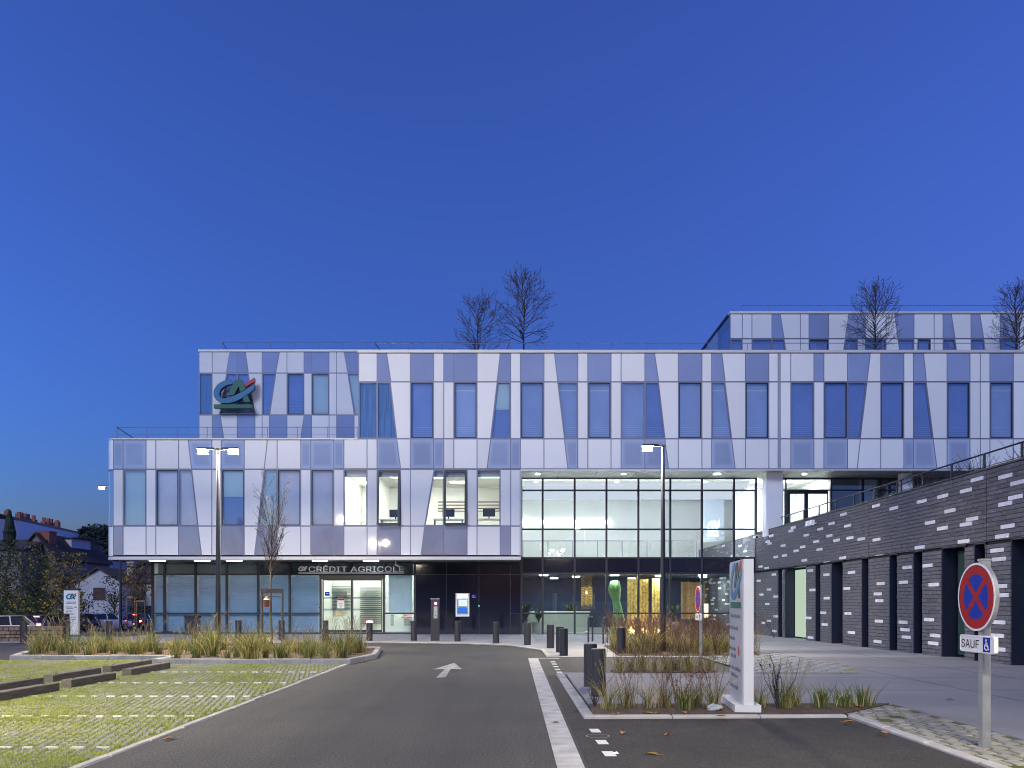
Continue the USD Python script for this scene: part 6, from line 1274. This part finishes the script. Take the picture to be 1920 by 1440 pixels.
# houses
def house(label, u0, u1, vr, ve, y, depth, wall, roofm, gable=True, rz=0.0, windows=(), chim=(), base=None):
    """gable end towards us (gable) or eaves towards us"""
    w_ = (X(u1, y) - X(u0, y)) / 2; xc = (X(u0, y) + X(u1, y)) / 2; z0 = gz(xc, y) - .3 if base is None else base; he, hr = Z(ve, y) - z0, Z(vr, y) - z0
    t = thing('house', label, 'house', (xc, y, z0), rz=rz); d = depth; ov = .35
    if gable:
        part('wall', MB().front(Polygon([(-w_, 0), (w_, 0), (w_, he), (0, hr - .08), (-w_, he)]), 0, d), wall, t)
        rf = MB(); sl = (hr - he) / w_
        for s in (-1, 1):
            a, b = (0, hr), (s * (w_ + ov), he - ov * sl); P = Polygon([a, b, (b[0], b[1] + .16), (a[0], a[1] + .16)]); rf.front(P, -ov, d + ov)
        rfp = part('roof', rf, roofm, t)
    else:
        part('wall', MB().box(-w_, w_, 0, d, 0, he), wall, t)
        rf = MB().hexa([(-w_ - ov, -ov, he - .05), (w_ + ov, -ov, he - .05), (w_ + ov, d + ov, he - .05), (-w_ - ov, d + ov, he - .05)], [(-w_ - ov, d / 2 - .05, hr), (w_ + ov, d / 2 - .05, hr), (w_ + ov, d / 2 + .05, hr), (-w_ - ov, d / 2 + .05, hr)]); rfp = part('roof', rf, roofm, t)
    for (x0, x1, zz0, zz1, mt) in windows:
        wn = part('window', MB().box(x0 - .07, x1 + .07, -.04, -.003, zz0 - .07, zz1 + .07), m['render'], t); part('shutter' if mt == 'shutter' else 'pane', MB().box(x0, x1, -.07, -.0405, zz0, zz1), m[mt], wn)
    for (x0, x1, yy, hh_, mt) in chim: part('chimney', MB().box(x0, x1, yy, yy + (x1 - x0), min(he, hr) - .3, hh_).box(x0 - .06, x1 + .06, yy - .06, yy + (x1 - x0) + .06, hh_, hh_ + .12), m[mt], rfp)
    return t
y = 90
wz = lambda v: Z(v, y) - (gz(X(188, y), y) - .3)
house('white gabled house with a brown shuttered window left of the building', 142, 228, 1066, 1091, y, 12, m['render'], m['tile'], windows=[(-.75 + .2, .55 + .2, wz(1125), wz(1102), 'shutter')], chim=[(1.2, 1.9, 4, wz(1052), 'render')])
house('cream house lit by street light behind the staked saplings', 236, 330, 1058, 1092, 94, 10, m['cream'], m['tile'], False)
house('dark-roofed house with a pale sloping verge and red brick chimney', 30, 104, 1001, 1044, 104, 14, m['render_old'], m['tile'], chim=[(-.6, 1.1, 1.0, Z(996, 104) - (gz(X(66, 104), 104) - .3), 'redbrick')])
house('low dark-roofed house between the brick chimney and the wooded hill', 84, 130, 1003, 1012, 112, 9, m['render_old'], m['tile'], False)
house('small pale outbuilding with a flat-looking roof by the wooded hill', 118, 134, 1004, 1008, 110, 5, m['render'], m['tile'], False)
house('low white house far behind the gabled house', 142, 190, 1043, 1047, 120, 8, m['render'], m['tile'], False)
house('old house at the left edge below the cypress', -40, 40, 1006, 1030, 100, 10, m['render_old'], m['tile'], False)
# long white terrace with chimney pots on the rise
def row_house():
    y0, y1 = 128, 165; xa, xb = X(-60, y0), X(112, y1); zt_, zb_ = Z(967, y0), Z(1012, y0)
    t = thing('house_row', 'long white terrace of houses with many chimneys on the rise at the left', 'building', (0, 0, 0)); hb = Z(985, y1) + 1.0
    part('wall', MB().hexa([(xa, y0, zb_ - 6), (xb, y1, zb_ - 6), (xb + 3, y1 + 8, zb_ - 6), (xa + 3, y0 + 8, zb_ - 6)], [(xa, y0, zt_), (xb, y1, zt_), (xb + 3, y1 + 8, zt_), (xa + 3, y0 + 8, zt_)]), m['white'], t)
    part('roof', MB().hexa([(xa - .3, y0 - .3, zt_ + .01), (xb + .3, y1 - .3, zt_ + .01), (xb + 3, y1 + 8.3, zt_ + .01), (xa + 2.7, y0 + 8.3, zt_ + .01)], [(xa + 1, y0 + 3.5, zt_ + .9), (xb + 1, y1 + 3.5, zt_ + .9), (xb + 1.6, y1 + 4.5, zt_ + .9), (xa + 1.6, y0 + 4.5, zt_ + .9)]), m['tile'], t)
    for u in (12, 33, 38, 45, 50, 61, 80, 88, 94, 105):
        f = (u + 60) / 172; yy = y0 + (y1 - y0) * f; xx = X(u, yy + 2); part('chimney', MB().box(xx - .45, xx + .45, yy + 2, yy + 2.8, zt_ + .1, zt_ + 2.1 + .5 * (u % 3 == 0)).box(xx - .25, xx + .25, yy + 2.2, yy + 2.6, zt_ + 2.1, zt_ + 2.9), m['redbrick'], t)
    for k in range(9):
        f = .3 + k * .075; p = np.array((xa + (xb - xa) * f, y0 + (y1 - y0) * f)); d = np.array((xb - xa, y1 - y0)); d /= np.linalg.norm(d); n_ = np.array((d[1], -d[0]))
        a, b = p + n_ * .05, p + d * 1.2 + n_ * .05; part('window', MB().hexa([(*p, zt_ - 2.6), (*(p + d * 1.2), zt_ - 2.6), (*(p + d * 1.2), zt_ - 1.2), (*p, zt_ - 1.2)], [(*a, zt_ - 2.6), (*b, zt_ - 2.6), (*b, zt_ - 1.2), (*a, zt_ - 1.2)]), m['car_glass'], t)
row_house()
gf = thing('green_fence', 'green sheet-metal fence behind the left white car', 'fence', (X(20, 66), 66, gz(X(20, 66), 66)))
for i in range(5): part('panel', MB().box(-3.2 + i * 1.05, -2.17 + i * 1.05, -.02, .02, .1, Z(1132, 66) - gz(X(20, 66), 66)), m['fence_green'], gf)
for i in range(6): part('post', MB().box(-3.24 + i * 1.05, -3.18 + i * 1.05, -.05, .05, 0, Z(1131, 66) - gz(X(20, 66), 66)), m['dark_steel'], gf)
# wooded hill and rise
def hillz(x, y):
    u = 960 + FPX * x / y
    return -1.4 + (3.5 + 10.5 * sm(88, 165, u)) * sm(105, 185, y) * sm(420, 260, y) + 1.0 * (meshkit.fbm(np.stack([x / 14, y / 14, x * 0], -1)) - .5)
hx, hy = np.meshgrid(np.linspace(-330, 20, 71), np.linspace(98, 420, 45), indexing='ij')
qi, qj = np.meshgrid(np.arange(70), np.arange(44), indexing='ij'); q_ = (qi * 45 + qj).ravel()
struct('hill', (np.column_stack([hx.ravel(), hy.ravel(), hillz(hx, hy).ravel()]), np.vstack([np.column_stack([q_, q_ + 45, q_ + 46]), np.column_stack([q_, q_ + 46, q_ + 1])])), m['earth'], smooth=True)
rf_ = np.random.default_rng(9); N = 900; wy = rf_.uniform(122, 230, N); wu = rf_.uniform(100, 330, N); wx = (wu - 960) * wy / FPX; keep = rf_.random(N) < sm(98, 150, wu) + .25; wx, wy = wx[keep], wy[keep]; wh = hillz(wx, wy)
fv = []
for x, y, z in zip(wx, wy, wh):
    nl_ = 90; d = rf_.normal(0, 1, (nl_, 3)); d /= np.linalg.norm(d, axis=1, keepdims=True); R0 = np.array([1.7, 1.7, 2.3]) * rf_.uniform(.8, 1.35); P = d * R0 * (.75 + .3 * rf_.random((nl_, 1))) + [x, y, z + 2.4]
    a = rf_.normal(0, 1, (nl_, 3)); a /= np.linalg.norm(a, axis=1, keepdims=True); b = np.cross(a, d); s_ = .42 * rf_.uniform(.6, 1.3, (nl_, 1)); fv.append(np.stack([P - a * s_, P + b * s_ * .8, P + a * s_, P - b * s_ * .8], 1))
fv = np.concatenate(fv); nn_ = len(fv)
tag(part('wooded_hillside', (fv.reshape(-1, 3), (np.array([(0, 1, 2), (0, 2, 3)])[None] + 4 * np.arange(nn_)[:, None, None]).reshape(-1, 3)), m['forest'], '/World', None, 'stuff'), 'dark wood covering the hill left of the building', 'wood')

# ------------------------------------------------------------------ the far side of the car park, behind the viewer: seen only as reflections in the glass
for i, (x, y, H, rd) in enumerate(((-34, -34, 13, 4.0), (-25, -40, 12, 3.6), (-12, -38, 13.5, 4.2), (-6, -36, 10, 3.2), (6, -40, 12, 3.6), (16, -36, 11, 3.4), (26, -38, 12, 3.8))):
    tree('bare_tree', 'bare tree %s across the car park behind the viewer, mirrored in the glass' % ('one', 'two', 'three', 'four', 'five', 'six', 'seven')[i], x, y, 0, ((80 + i, H, 2.4, rd, 30), dict(tw=.055, up=.8)))
hb_ = MB()
r = np.random.default_rng(3)
for x in np.arange(-70, 70, 1.5):
    if meshkit.noise(np.array([x * .11, 0, 0])) < .34: continue
    for z in (1.5, 4.0, 5.6):
        b = trimesh.creation.icosphere(2, 1.0); v = b.vertices * [1.7, 1.4, 1.7 + .9 * r.random()]; v = v * (1 + .6 * (meshkit.noise(v * 1.6 + x + z) - .5))[:, None] + [x + r.normal(0, .4), -47 + r.normal(0, .8), z * (.75 + .4 * r.random())]; hb_.add(v, b.faces)
tag(part('hedge_row', hb_, m['forest'], '/World', None, 'stuff'), 'long dark hedge across the car park behind the viewer', 'hedge')
